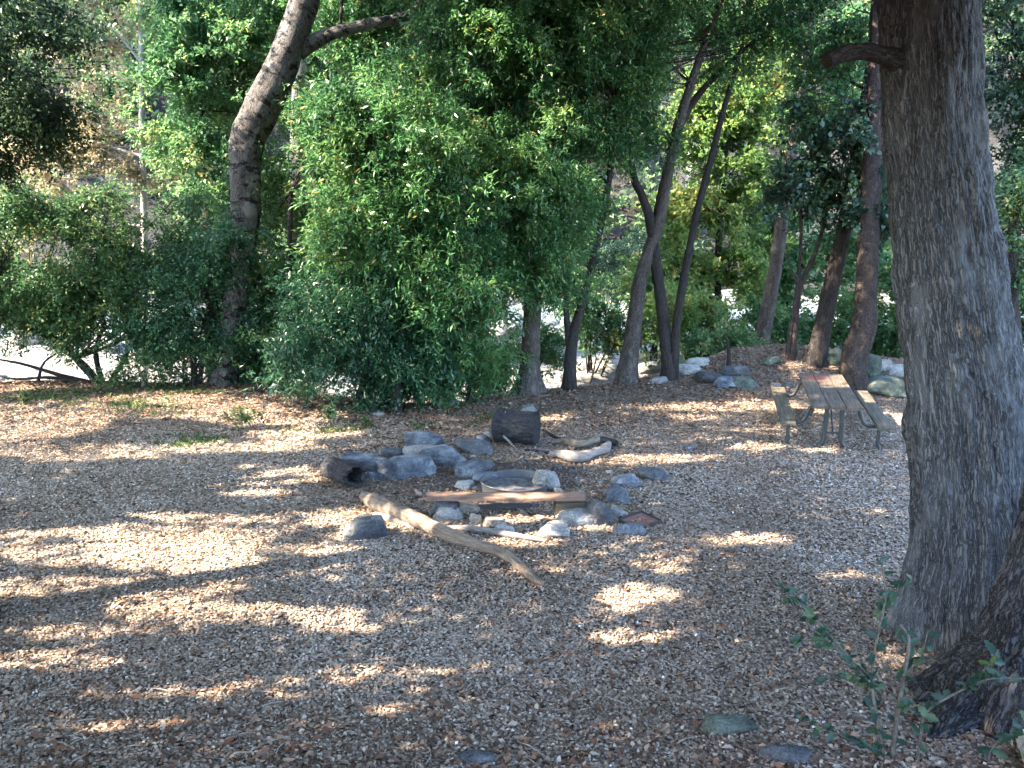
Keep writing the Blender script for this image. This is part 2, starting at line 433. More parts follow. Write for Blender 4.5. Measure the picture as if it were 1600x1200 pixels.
M['rust'] = mat_metal('rusty_sheet', (0.20, 0.13, 0.11), (0.30, 0.08, 0.05), 0.7, 0.3)
M['block'] = mat_wood('old_timber_block', (0.03, 0.025, 0.02), (0.08, 0.065, 0.045), (0.15, 0.12, 0.085), 10, 'X')
M['ash'] = mat_rock('ash', (0.07, 0.07, 0.075), (0.14, 0.14, 0.15), (0.24, 0.24, 0.25), 12)
M['chip'] = mat_flat_attr('leaf_litter', G((0, (0.10, 0.068, 0.048)), (0.22, (0.21, 0.152, 0.112)), (0.5, (0.32, 0.252, 0.194)), (0.75, (0.42, 0.35, 0.285)), (0.93, (0.51, 0.455, 0.395)), (1.0, (0.76, 0.74, 0.72))))
M['brownleaf'] = mat_flat_attr('curled_brown_leaf', G((0, (0.09, 0.045, 0.028)), (0.5, (0.18, 0.10, 0.065)), (0.8, (0.30, 0.20, 0.13)), (1.0, (0.60, 0.55, 0.48))))
M['ground'] = mat_ground('litter_covered_soil')
M['gravel'] = mat_gravel('riverbed_gravel')
M['hill'] = mat_hill('hillside_rock')
M['water'] = mat_water('river_water')

# ------------------------------------------------------------------ terrain
def build_terrain():
    xs = np.concatenate([np.linspace(-320, -40, 15)[:-1], np.linspace(-40, -14, 60)[:-1], np.linspace(-14, 14, 281)[:-1], np.linspace(14, 40, 60)[:-1], np.linspace(40, 320, 15)])
    ys = np.concatenate([np.linspace(-60, 0, 12)[:-1], np.linspace(0, 4, 14)[:-1], np.linspace(4, 26, 221)[:-1], np.linspace(26, 60, 120)[:-1], np.linspace(60, 180, 80)])
    X, Y = np.meshgrid(xs, ys)
    Z = hgt(X, Y)
    V = np.stack([X, Y, Z], -1).reshape(-1, 3)
    nx, ny = len(xs), len(ys)
    i = np.arange(ny - 1)[:, None] * nx + np.arange(nx - 1)[None, :]
    F = np.stack([i, i + 1, i + nx + 1, i + nx], -1).reshape(-1, 4)
    fc = V[F].mean(1)
    e = np.interp(fc[:, 0], _ex, _ey)
    s = fc[:, 1] - e
    g = s < 1.6
    hh = fc[:, 1] > 43.5
    for nm, mk, mt in (('ground', g & ~hh, M['ground']), ('riverbed', ~g & ~hh, M['gravel']), ('hillside', hh, M['hill'])):
        f = F[mk]; u, inv = np.unique(f, return_inverse=True)
        o = mesh_obj(nm, V[u], inv.reshape(-1, 4), mt)
        tag(o, kind='structure')
    wx = np.linspace(-120, 120, 61); 
    wv = np.array([(x, 38 + 1.5 * math.sin(x * 0.1) + s_ * 3.3, -1.10) for x in wx for s_ in (-1, 1)])
    wf = np.array([(2 * k, 2 * k + 2, 2 * k + 3, 2 * k + 1) for k in range(60)])
    tag(mesh_obj('river_water', wv, wf, M['water'], smooth=False), kind='structure')
build_terrain()

# ------------------------------------------------------------------ tubes (trunks, limbs, logs)
def catmull(P, R, step):
    P = np.asarray(P, float); R = np.asarray(R, float)
    if len(P) == 2:
        P = np.array([P[0], (P[0] + P[1]) / 2, P[1]]); R = np.array([R[0], (R[0] + R[1]) / 2, R[1]])
    Pe = np.vstack([2 * P[0] - P[1], P, 2 * P[-1] - P[-2]]); Re = np.concatenate([[R[0]], R, [R[-1]]])
    op, orr = [], []
    for k in range(1, len(Pe) - 2):
        L = np.linalg.norm(Pe[k + 1] - Pe[k]); n = max(2, int(L / step))
        for j in range(n):
            t = j / n
            q = 0.5 * ((2 * Pe[k]) + (-Pe[k - 1] + Pe[k + 1]) * t + (2 * Pe[k - 1] - 5 * Pe[k] + 4 * Pe[k + 1] - Pe[k + 2]) * t * t + (-Pe[k - 1] + 3 * Pe[k] - 3 * Pe[k + 1] + Pe[k + 2]) * t ** 3)
            op.append(q); orr.append(Re[k] * (1 - t) + Re[k + 1] * t)
    op.append(Pe[-2]); orr.append(Re[-2])
    return np.array(op), np.array(orr)

def tube(P, R, n=12, step=0.15, rough=0.06, nscale=3.0, seed=0, ridge=0.0, ridge_n=9.0, dispf=None, cap=True):
    """returns V, F(quads), bk"""
    P, R = catmull(P, R, step)
    T = np.gradient(P, axis=0); T /= np.linalg.norm(T, axis=1)[:, None] + 1e-9
    ref = np.array([1.0, 0, 0]) if abs(T[0][0]) < 0.8 else np.array([0, 1.0, 0])
    N = []
    u = np.cross(T[0], ref); u /= np.linalg.norm(u)
    for t in T:
        u = u - t * (u @ t); u /= np.linalg.norm(u) + 1e-9; N.append(u)
    N = np.array(N); B = np.cross(T, N)
    s = np.concatenate([[0], np.cumsum(np.linalg.norm(np.diff(P, axis=0), axis=1))])
    a = np.linspace(0, 2 * math.pi, n, endpoint=False)
    ca, sa = np.cos(a), np.sin(a)
    rm = float(np.mean(R))
    bk = np.stack([ca[None, :] * R[:, None], sa[None, :] * R[:, None], np.repeat(s[:, None], n, 1)], -1)
    rr = np.repeat(R[:, None], n, 1)
    rr = rr * (1 + rough * 2 * (fbm(bk * nscale / max(rm, 0.02) * 0.3 + seed * 3.7, seed, 3) - 0.5))
    if ridge:
        q = bk * np.array([ridge_n, ridge_n, ridge_n * 0.13]) + seed
        r1 = 1 - np.abs(fbm(q, seed + 5, 3) * 2 - 1) * 2.2
        rr = rr - ridge * np.clip(r1, 0, 1) + ridge * 0.5 * (fbm(bk * np.array([40, 40, 14]), seed + 9, 2) - 0.5)
    if dispf is not None: rr = dispf(rr, a[None, :], s[:, None], P)
    V = P[:, None, :] + rr[..., None] * (ca[None, :, None] * N[:, None, :] + sa[None, :, None] * B[:, None, :])
    m = len(P)
    i = np.arange(m - 1)[:, None] * n; j = np.arange(n)[None, :]; j2 = (j + 1) % n
    F = np.stack([i + j, i + j2, i + n + j2, i + n + j], -1).reshape(-1, 4)
    V = V.reshape(-1, 3); bk = bk.reshape(-1, 3)
    if cap:
        for row, c, flip in ((0, P[0], True), (m - 1, P[-1], False)):
            off = len(V)
            ring = V[row * n:(row + 1) * n]
            V = np.vstack([V, c + (ring - c) * 0.5 - (T[row] if flip else -T[row]) * 0.0, c[None, :]])
            bk = np.vstack([bk, bk[row * n:(row + 1) * n] * np.array([0.5, 0.5, 1]), [[0, 0, s[row]]]])
            jj = np.arange(n); k2 = (jj + 1) % n
            q1 = np.stack([row * n + jj, row * n + k2, off + k2, off + jj], -1)
            ev = np.arange(0, n, 2)
            q2 = np.stack([off + ev, off + (ev + 1) % n, off + (ev + 2) % n, np.full(len(ev), off + n)], -1)
            q = np.vstack([q1, q2])
            if not flip: pass
            if flip: q = q[:, ::-1]
            F = np.vstack([F, q[:, ::-1]])
    return V, F, bk

def join(parts):
    Vs, Fs, Bs, off = [], [], [], 0
    for V, F, B in parts:
        Vs.append(V); Fs.append(F + off); Bs.append(B); off += len(V)
    return np.vstack(Vs), np.vstack(Fs), np.vstack(Bs)

def tube_obj(name, parts, mat, parent=None, loc=None):
    V, F, B = join(parts)
    return mesh_obj(name, V, F, mat, parent, True, {'bk': ('POINT', 'FLOAT_VECTOR', B)}, loc)

# ------------------------------------------------------------------ leaves
def unit(v): return v / (np.linalg.norm(v, axis=-1, keepdims=True) + 1e-9)

def leaf_quads(C, D, L, Wd, rng, up=0.6, fold=0.25):
    """rhombus leaves: base C, direction D, length L, width Wd"""
    n = len(C)
    D = unit(D)
    r = rng.normal(size=(n, 3)); r[:, 2] = np.abs(r[:, 2]) * 1.0 + up
    S = unit(np.cross(D, unit(r))); Nn = np.cross(S, D)
    L = np.asarray(L)[:, None] if np.ndim(L) else L
    Wd = np.asarray(Wd)[:, None] if np.ndim(Wd) else Wd
    mid = C + D * L * 0.45
    a = C; b = mid + S * Wd * 0.5 + Nn * Wd * fold; c = C + D * L - Nn * L * 0.08; d = mid - S * Wd * 0.5 + Nn * Wd * fold
    V = np.stack([a, b, c, d], 1).reshape(-1, 3)
    F = np.arange(4 * n).reshape(n, 4)
    return V, F

LSC = 1.35
def crown_leaves(blobs, n_sprigs, k, leaf, rng, seed=0, gap=0.42, gscale=1.1, droop=0.3, tw=0.35, shell=0.3, jit=0.035):
    """sprays of leaves through several ellipsoids; blobs rows cx,cy,cz,rx,ry,rz"""
    B = np.asarray(blobs, float)
    w = (B[:, 3] * B[:, 4] * B[:, 5]) ** 0.6; w /= w.sum()
    per = 13
    nb = int(n_sprigs / per * 2.4) + 3
    bi = rng.choice(len(B), size=nb, p=w)
    d = unit(rng.normal(size=(nb, 3)))
    r = shell + (1 - shell) * rng.random(nb) ** 0.7
    lump = 0.62 + 0.8 * noise(d * 2.6 + bi[:, None] * 5.3, seed + 77)
    A = B[bi, :3] + d * B[bi, 3:6] * (r * lump)[:, None]
    keep = fbm(A * gscale, seed + 3, 3) > gap
    A, d, bi = A[keep], d[keep], bi[keep]
    nb = min(len(A), int(n_sprigs / per) + 1)
    A, d = A[:nb], d[:nb]
    bdir = unit(d * np.array([1, 1, 0.5]) + rng.normal(size=(nb, 3)) * 0.55 + np.array([0, 0, -droop * 0.7]))
    bs = 0.45 * tw / 0.35 * (0.6 + 0.9 * rng.random(nb))
    u = rng.random((nb, per)) - 0.35
    P = A[:, None, :] + bdir[:, None, :] * (u * bs[:, None] * 1.6)[..., None] + rng.normal(size=(nb, per, 3)) * (bs * 0.24)[:, None, None] * np.array([1, 1, 0.6])
    P = P + np.array([0, 0, -1.0]) * (np.clip(u, 0, 1) ** 2 * bs[:, None] * droop)[..., None]
    tdir = unit(bdir[:, None, :] * 0.9 + rng.normal(size=(nb, per, 3)) * 0.55 + np.array([0, 0, -droop * 0.5]))
    P = P.reshape(-1, 3); tdir = tdir.reshape(-1, 3); m = len(P)
    hue = fbm(P * 0.8, seed + 50, 3)
    t = (np.arange(k) + 0.5) / k
    tl = tw * (0.6 + 0.8 * rng.random(m))
    C = P[:, None, :] + tdir[:, None, :] * (t[None, :, None] - 0.3) * tl[:, None, None] + rng.normal(size=(m, k, 3)) * jit
    D = tdir[:, None, :] * 0.8 + rng.normal(size=(m, k, 3)) * 0.65
    C = C.reshape(-1, 3); D = D.reshape(-1, 3)
    n = len(C)
    L = LSC * leaf[0] * (0.6 + 0.8 * rng.random(n)); Wd = LSC * leaf[1] * (0.7 + 0.6 * rng.random(n))
    V, F = leaf_quads(C, D, L, Wd, rng)
    bo = np.repeat(np.repeat(rng.normal(size=nb) * 0.16, per), k)
    lv = np.clip(np.repeat(hue, k) * 0.9 + bo + rng.normal(size=n) * 0.15 + 0.03, 0, 0.97)
    lv = np.where(rng.random(n) < 0.012, 1.0, lv)
    return V, F, lv, C

def leaf_obj(name, V, F, lv, mat, parent=None, loc=None):
    return mesh_obj(name, V, F, mat, parent, False, {'lv': ('FACE', 'FLOAT', lv)}, loc)

def px_blobs(rows, d0, flat=1.0):
    """rows: px, py, rx px, ry px [, depth offset] -> world ellipsoids"""
    out = []
    for r in rows:
        dd = d0 + (r[4] if len(r) > 4 else 0)
        c = at(r[0], r[1], dd); s = dd / FPX
        rx, rz = r[2] * s, r[3] * s
        out.append((*c, rx, (rx + rz) * 0.5 * flat, rz))
    return out

WSC = 1.0
def px_path(rows, d0):
    """rows: px, py, width px [, depth offset]"""
    P, R = [], []
    for r in rows:
        dd = d0 + (r[3] if len(r) > 3 else 0)
        P.append(at(r[0], r[1], dd)); R.append(r[2] * 0.5 * dd / FPX * WSC)
    return P, R

def limbs_to(blobs, path, rad, rng, seed, k=1):
    """bare limbs from the trunk path into the crown ellipsoids"""
    parts = []
    path = np.asarray(path)
    for bi, b in enumerate(blobs):
        c = np.array(b[:3])
        low = path[path[:, 2] < c[2] + 0.3]
        if len(low) == 0: low = path[:1]
        s = low[np.argmin(np.linalg.norm(low - c, axis=1) + 0.3 * np.abs(low[:, 2] - (c[2] - 1.0)))]
        for q in range(k + 2):
            e = c + rng.normal(size=3) * np.array(b[3:6]) * 0.4
            mid = (s + e) / 2 + rng.normal(size=3) * 0.15 + np.array([0, 0, -0.1 * np.linalg.norm(e - s) * 0.3])
            r0 = rad * (0.8 if q == 0 else 0.45)
            parts.append(tube([s, mid, e], [r0, r0 * 0.6, 0.008], 6, 0.3, 0.1, seed=seed + bi))
    return parts

def tree(name, label, cat, trunk_rows, blobs_px, bark, leafmat, n_sprigs, leaf=(0.085, 0.028), k=9, seed=1, base=None, d0=None,
         group=None, extra=None, gap=0.42, limb=0.045, dcrown=0.0, nseg=14, flare=0.35, step=0.12, rough=0.14, ridge=0.012, tw=0.35, shell=0.3, droop=0.3, gscale=1.1, limbs=True, mat_branch=None, blobs_w=None):
    rng = np.random.default_rng(seed)
    if base is None: base = trunk_rows[0][:2]
    g = gnd(*base) if d0 is None else None
    if g is not None and g[2] < -0.25: g = on_z(base[0], base[1], 0.0)
    if d0 is None: d0 = depth(g)
    root_loc = g if g is not None else at(trunk_rows[0][0], trunk_rows[0][1], d0)
    if g is None: root_loc = np.array([root_loc[0], root_loc[1], float(hgt(root_loc[0], root_loc[1]))])
    e = empty(name, root_loc, label, cat, group)
    P, R = px_path(trunk_rows, d0)
    P[0] = np.array([P[0][0], P[0][1], root_loc[2] + 0.05]) if g is None else P[0]
    P = [P[0] + np.array([0, 0, -0.75])] + P; R = [R[0] * 1.25] + R
    fl = None
    if flare:
        zb = root_loc[2]
        def fl(rr, a, s, PP):
            h = np.clip(PP[:, 2] - zb, 0, None)[:, None]
            lob = 0.75 + 0.45 * np.cos(a * 5 + seed) * np.cos(a * 2 + 1.3)
            return rr * (1 + flare * np.exp(-h / 0.22) * lob)
    parts = [tube(P, R, nseg, step, rough, seed=seed, ridge=ridge, dispf=fl)]
    pathp, _ = catmull(P, R, 0.4)
    for ex in (extra or []):
        p2, r2 = px_path(ex, d0); parts.append(tube(p2, r2, max(8, nseg - 4), step, rough, seed=seed + 3, ridge=ridge * 0.6))
    bl = px_blobs(blobs_px, d0 + dcrown) if blobs_px else []
    if blobs_w: bl = bl + blobs_w
    if bl and limbs: parts += limbs_to(bl, pathp, limb, rng, seed)
    tube_obj('trunk', parts, bark, e)
    if bl:
        V, F, lv, _ = crown_leaves(bl, n_sprigs, k, leaf, rng, seed, gap, gscale, droop, tw, shell)
        leaf_obj('crown', V, F, lv, leafmat, e)
    return e

# --- trees across the back of the clearing
# leaning pale alder on the left
tree('alder_tree', 'pale mottled trunk bent like an elbow and leaning right, on the left', 'tree',
     [(350, 600, 38), (364, 500, 38), (376, 420, 42), (384, 330, 47), (383, 255, 49), (387, 218, 55), (408, 172, 58), (432, 122, 53), (462, 45, 48), (485, -30, 44), (505, -130, 38), (520, -260, 30)],
     [(520, -330, 160, 90), (640, -300, 120, 80)], M['alder'], M['bay'], 700, seed=11, nseg=28, step=0.08, rough=0.10, flare=0.35,
     extra=[[(466, 84, 24, 0.05), (490, 66, 25, 0.05), (520, 52, 20), (575, 38, 18), (625, 28, 16), (655, 12, 16), (668, -25, 13), (700, -90, 10)],
            [(490, 90, 10, .3), (525, 130, 9, .5), (560, 150, 7, .6)]], gap=0.4)
# pale sapling far left with sparse tan leaves
tree('sapling', 'slim pale sapling with sparse dry tan leaves at the upper left', 'tree',
     [(228, 640, 12), (226, 420, 11), (225, 330, 11), (222, 200, 10), (221, 80, 9), (218, -40, 7)],
     [(150, 60, 90, 80), (60, 240, 80, 50), (130, 200, 80, 60), (60, 300, 70, 40), (180, 270, 60, 30), (270, 20, 60, 60), (20, 350, 50, 60)],
     M['twig'], M['tan'], 1900, (0.085, 0.06), 6, seed=21, d0=25.0, gap=0.3, limb=0.03, shell=0.1,
     extra=[[(224, 245, 6), (180, 232, 5), (130, 215, 4), (90, 200, 2)], [(224, 285, 6), (190, 262, 5), (140, 275, 3), (95, 282, 2)], [(224, 300, 7), (200, 282, 5), (150, 292, 3)],
            [(222, 210, 5), (205, 195, 4), (175, 182, 2)], [(223, 60, 6), (255, 35, 5), (300, 12, 3)], [(222, 100, 5), (190, 60, 4), (160, 30, 2)]])
tree('alder_tree', 'sunlit light green tree behind the left of the bent trunk', 'tree',
     [(330, 640, 14), (326, 420, 13), (318, 200, 10), (312, 60, 7)],
     [(330, 120, 95, 100), (290, 180, 80, 80), (380, 50, 90, 80), (330, 255, 60, 60), (430, 120, 60, 80), (300, 40, 60, 60), (340, 350, 50, 60)],
     M['darkbark'], M['bright'], 5200, (0.10, 0.05), 8, seed=31, d0=24.0, gap=0.43)
tree('oak_tree', 'shadowed dark oak crown hanging in at the top left corner', 'tree',
     [(-190, 720, 60), (-180, 400, 50), (-120, 100, 40), (-60, -60, 30)],
     [(30, 30, 110, 75), (20, 130, 100, 60), (100, 90, 70, 60), (-60, 0, 120, 120), (60, 190, 60, 40), (-90, 200, 100, 120)],
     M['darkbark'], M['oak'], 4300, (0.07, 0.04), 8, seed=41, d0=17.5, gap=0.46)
# riverside bush on the left with tangled stems
tree('willow_shrub', 'broad green shrub with tangled dark stems over white river gravel', 'shrub',
     [(150, 598, 12), (120, 560, 10), (60, 520, 7), (10, 505, 4)],
     [(70, 450, 80, 50), (170, 450, 60, 60), (10, 420, 50, 50), (250, 480, 60, 50), (90, 370, 60, 36), (290, 410, 50, 50), (215, 375, 45, 50), (150, 515, 60, 30), (-60, 430, 80, 90), (150, 320, 36, 36), (30, 330, 50, 30), (290, 330, 30, 50), (60, 495, 70, 22)],
     M['darkbark'], M['shrub'], 7600, (0.072, 0.034), 9, seed=51, gap=0.42,
     extra=[[(155, 598, 12), (130, 575, 9), (100, 540, 6), (60, 500, 4)], [(148, 600, 10), (90, 585, 7), (40, 570, 5), (0, 562, 4)], [(160, 600, 10), (150, 550, 8), (165, 500, 5)],
            [(140, 600, 9), (80, 590, 6), (20, 592, 4), (-20, 580, 3)], [(170, 600, 8), (200, 550, 6), (215, 500, 4)], [(60, 595, 6), (70, 565, 4), (110, 540, 3)]])
tree('willow_shrub', 'dark green shrub leaning on the foot of the bent trunk', 'shrub',
     [(305, 603, 12), (300, 540, 9), (290, 470, 6)],
     [(300, 500, 60, 50), (250, 520, 50, 30), (330, 460, 50, 60), (360, 400, 40, 60), (345, 540, 35, 40), (300, 430, 60, 40), (372, 460, 30, 40), (368, 540, 24, 30)],
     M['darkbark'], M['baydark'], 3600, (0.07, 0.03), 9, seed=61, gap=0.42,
     extra=[[(310, 604, 9), (320, 550, 7), (335, 500, 5)]])
tree('small_shrub', 'low sparse sunlit shrub between the two left shrubs', 'shrub',
     [(225, 606, 6), (222, 590, 4), (215, 570, 3)], [(225, 575, 40, 26), (265, 590, 30, 18), (190, 590, 25, 16)],
     M['twig'], M['shrub'], 420, (0.06, 0.03), 6, seed=66, gap=0.35, limb=0.01)
tree('sycamore_tree', 'pale sunlit trunk just right of the bent leaning trunk', 'tree',
     [(478, 620, 30), (474, 500, 29), (470, 400, 28), (466, 280, 27), (466, 180, 25), (470, 80, 22), (474, -20, 20)],
     [(450, -60, 130, 110), (520, 40, 60, 60)], M['sycamore'], M['bright'], 1800, (0.12, 0.09), 6, seed=71, d0=20.6, nseg=16, dcrown=4)

# bay laurels, the dense mass in the middle
tree('bay_tree', 'sunlit yellow-green bay foliage filling the gap right of the bent trunk', 'tree',
     [(440, 612, 12), (448, 480, 10), (455, 300, 8)],
     [(430, 520, 50, 70), (450, 430, 45, 60), (440, 300, 30, 70), (515, 370, 40, 90), (420, 580, 40, 30), (520, 200, 50, 90)],
     M['darkbark'], M['bright'], 5000, (0.085, 0.032), 8, seed=81, gap=0.42, dcrown=1.2)
tree('bay_tree', 'low dense dark bay thicket spreading over the ground left of centre', 'tree',
     [(560, 638, 12), (575, 560, 10), (600, 460, 8)],
     [(560, 570, 90, 50), (500, 540, 70, 50), (630, 560, 80, 55), (540, 480, 80, 55), (620, 480, 80, 60), (590, 610, 60, 28)],
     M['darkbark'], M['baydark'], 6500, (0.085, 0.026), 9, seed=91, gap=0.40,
     extra=[[(610, 640, 11), (612, 560, 9), (600, 480, 7), (590, 400, 5)], [(680, 640, 12), (682, 580, 10), (675, 500, 8)]])
tree('bay_tree', 'green bay laurel with leaning dark stems and long glossy sprays, centre', 'tree',
     [(620, 645, 16), (625, 540, 16), (648, 420, 18), (636, 340, 15), (600, 240, 12), (560, 140, 9)],
     [(650, 390, 90, 60), (570, 380, 70, 60), (620, 300, 100, 60), (700, 300, 70, 60), (540, 270, 60, 60), (640, 220, 100, 60), (720, 470, 60, 60), (560, 180, 60, 50)],
     M['darkbark'], M['bay'], 8500, (0.10, 0.028), 9, seed=101, gap=0.43,
     extra=[[(650, 430, 14, -0.1), (668, 380, 12), (700, 300, 9), (730, 200, 6)]])
tree('bay_tree', 'tall bay laurel behind, its dark crown reaching the top centre', 'tree',
     [(700, 620, 22), (702, 480, 20), (710, 300, 18), (690, 120, 14), (680, 0, 10)],
     [(590, 70, 80, 60, 4.2), (720, 60, 75, 65), (780, 80, 80, 80), (660, 150, 100, 70), (760, 190, 80, 70), (820, 140, 60, 80), (560, 10, 90, 60, 4.2), (660, 20, 50, 60, 4.2), (760, -40, 110, 40), (880, 60, 60, 60, 0.8), (900, 170, 50, 60, 1.2)],
     M['darkbark'], M['bay'], 10500, (0.095, 0.030), 9, seed=111, d0=21.5, gap=0.42, dcrown=-2.6,
     extra=[[(530, 60, 7, -1), (533, 20, 6, -1), (536, -30, 5, -1)]])
tree('bay_tree', 'bay laurel overhanging the flared pale trunk, lower right of the thicket', 'tree',
     [(735, 628, 13), (745, 540, 12), (770, 430, 10), (790, 330, 8)],
     [(780, 420, 70, 60), (740, 540, 60, 50), (800, 330, 70, 60), (760, 480, 60, 40), (690, 590, 40, 35), (850, 400, 45, 70), (850, 300, 60, 60), (800, 250, 60, 50)],
     M['darkbark'], M['bay'], 6800, (0.09, 0.026), 9, seed=121, gap=0.43)

# trunks from the centre to the right
WSC = 0.84
tree('alder_tree', 'stout pale dappled trunk with flared roots, right of the thicket', 'tree',
     [(826, 612, 46), (828, 570, 38), (830, 520, 35), (832, 470, 34), (834, 400, 33), (838, 280, 30), (845, 120, 26), (850, -30, 22)],
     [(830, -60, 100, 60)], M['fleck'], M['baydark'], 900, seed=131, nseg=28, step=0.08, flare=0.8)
tree('forked_tree', 'slim black trunk forking low into two stems, centre right', 'tree',
     [(890, 608, 26), (891, 560, 24), (896, 520, 20), (908, 480, 17), (926, 410, 16), (945, 320, 15), (955, 250, 12), (960, 160, 9)],
     [(900, 170, 70, 80), (880, 60, 80, 70), (940, 250, 45, 50), (960, 100, 70, 70), (870, 260, 40, 60), (905, 330, 35, 40), (930, 0, 100, 60)],
     M['darkbark'], M['bay'], 6500, (0.085, 0.028), 9, seed=141, gap=0.43,
     extra=[[(890, 540, 16), (885, 490, 12), (884, 400, 10), (880, 280, 8)]])
tree('alder_tree', 'grey trunk rising straight behind the twin dark stems, paler higher up', 'tree',
     [(978, 597, 40), (988, 530, 32), (1000, 440, 27), (1015, 390, 25), (1030, 345, 23), (1054, 220, 20), (1080, 130, 17), (1117, 28, 14), (1135, -30, 12)],
     [(1180, -50, 90, 45), (1060, 20, 70, 50), (1100, -70, 120, 50), (1010, 60, 45, 45)],
     M['fleck'], M['bay'], 1700, (0.085, 0.03), 8, seed=151, nseg=20, step=0.1)
tree('twin_stem_tree', 'dark stem forking in a V with one slim branch arching over to the right', 'tree',
     [(1046, 592, 30), (1041, 540, 25), (1034, 480, 23), (1026, 420, 22), (1017, 350, 20), (1003, 305, 17), (990, 275, 15), (983, 200, 12), (975, 80, 9)],
     [(1000, 130, 60, 60), (985, 30, 70, 50), (1010, 210, 40, 40), (1190, 60, 60, 40), (1120, 90, 40, 30), (1240, 20, 60, 40)],
     M['darkbark'], M['bay'], 2700, (0.085, 0.028), 8, seed=161, nseg=16, step=0.08,
     extra=[[(1052, 588, 20, -0.05), (1057, 510, 16, -.1), (1066, 450, 16, -.1), (1075, 402, 15), (1089, 332, 14), (1110, 252, 13), (1127, 185, 12), (1141, 136, 10), (1160, 70, 8)],
            [(1021, 380, 15, 0.05), (1027, 335, 16, 0.1), (1047, 245, 16, 0.2), (1068, 185, 15, 0.3), (1096, 142, 13, 0.3), (1128, 110, 11, 0.3), (1165, 75, 9, 0.2), (1210, 40, 6, 0.1)]])
tree('stump_sapling', 'short thin dead stem standing at the edge of the mound', 'dead stem',
     [(1138, 576, 9), (1139, 555, 8), (1137, 530, 6)], [], M['darkbark'], M['bay'], 0, seed=165)
tree('alder_tree', 'trunk with a pale sunlit upper part, leftmost on the mound', 'tree',
     [(1185, 557, 36), (1192, 520, 30), (1202, 470, 27), (1214, 400, 26), (1228, 300, 24), (1240, 220, 22), (1256, 130, 20), (1265, 30, 18)],
     [(1180, -20, 80, 40), (1260, -60, 100, 60)], M['fleck'], M['yellow'], 700, (0.09, 0.06), 6, seed=171, nseg=18, step=0.1, flare=0.4)
tree('twin_stem_tree', 'pair of very thin pale stems rising between mound trunks', 'tree',
     [(1238, 560, 14), (1243, 510, 12), (1250, 450, 11), (1272, 400, 10), (1290, 340, 7), (1300, 280, 5)],
     [(1300, 300, 40, 30)], M['redbark'], M['shrub'], 260, (0.09, 0.05), 6, seed=181, nseg=12, step=0.12, gap=0.3,
     extra=[[(1230, 561, 10), (1236, 510, 9), (1248, 430, 8), (1252, 340, 7), (1248, 250, 5)], [(1250, 450, 6), (1236, 420, 4), (1228, 380, 3)]])
tree('alder_tree', 'straight dark leaning trunk with sun flecks, just left of the reddish trunk', 'tree',
     [(1274, 565, 40), (1282, 530, 34), (1296, 460, 32), (1312, 390, 29), (1328, 310, 27), (1345, 210, 24), (1360, 100, 20), (1370, -20, 18)],
     [(1300, 120, 60, 60), (1340, 40, 60, 60), (1270, 180, 40, 40)], M['darkbark'], M['shrub'], 800, (0.08, 0.05), 7, seed=191, nseg=20, step=0.1, flare=0.3)
tree('cedar_tree', 'reddish brown flaky trunk with a bulge, right behind the picnic table', 'tree',
     [(1336, 610, 46), (1332, 575, 48), (1340, 540, 50), (1350, 510, 48), (1354, 460, 41), (1356, 380, 40), (1362, 280, 38), (1368, 160, 34), (1372, 20, 30)],
     [(1340, -60, 120, 50)], M['redbark'], M['oak'], 800, (0.07, 0.04), 7, seed=201, nseg=28, step=0.07, rough=0.16, flare=0.15)
# ivy hanging around the two trunks
def ivy(name, label, rows, d, n, seed):
    rng = np.random.default_rng(seed)
    bl = px_blobs(rows, d)
    V, F, lv, _ = crown_leaves(bl, n, 6, (0.085, 0.075), rng, seed, 0.42, 1.4, 0.8, 0.3, 0.1)
    c = np.array(bl[0][:3])
    e = empty(name, c, label, 'climbing plant')
    leaf_obj('foliage', V, F, lv, M['ivy'], e)
    parts = []
    for b in bl:
        for q in range(3):
            p0 = np.array(b[:3]) + rng.normal(size=3) * np.array(b[3:6]) * 0.3 + np.array([0, 0, b[5]])
            parts.append(tube([p0, p0 + rng.normal(size=3) * 0.15 - np.array([0, 0, b[5]]), p0 + rng.normal(size=3) * 0.3 - np.array([0, 0, 2 * b[5]])], [0.012, 0.009, 0.004], 5, 0.2, 0.1, seed=q))
    tube_obj('vine', parts, M['darkbark'], e)
ivy('ivy', 'broad-leaved dark ivy draped over the upper reddish trunk', [(1340, 270, 45, 60), (1375, 230, 30, 60), (1330, 200, 45, 50), (1350, 340, 25, 30), (1375, 330, 22, 40)], 19.2, 800, 211)
ivy('ivy', 'dark ivy curtain hanging left of the reddish trunk', [(1275, 240, 45, 45), (1235, 290, 40, 35), (1290, 300, 40, 40), (1290, 170, 40, 45)], 20.0, 520, 212)

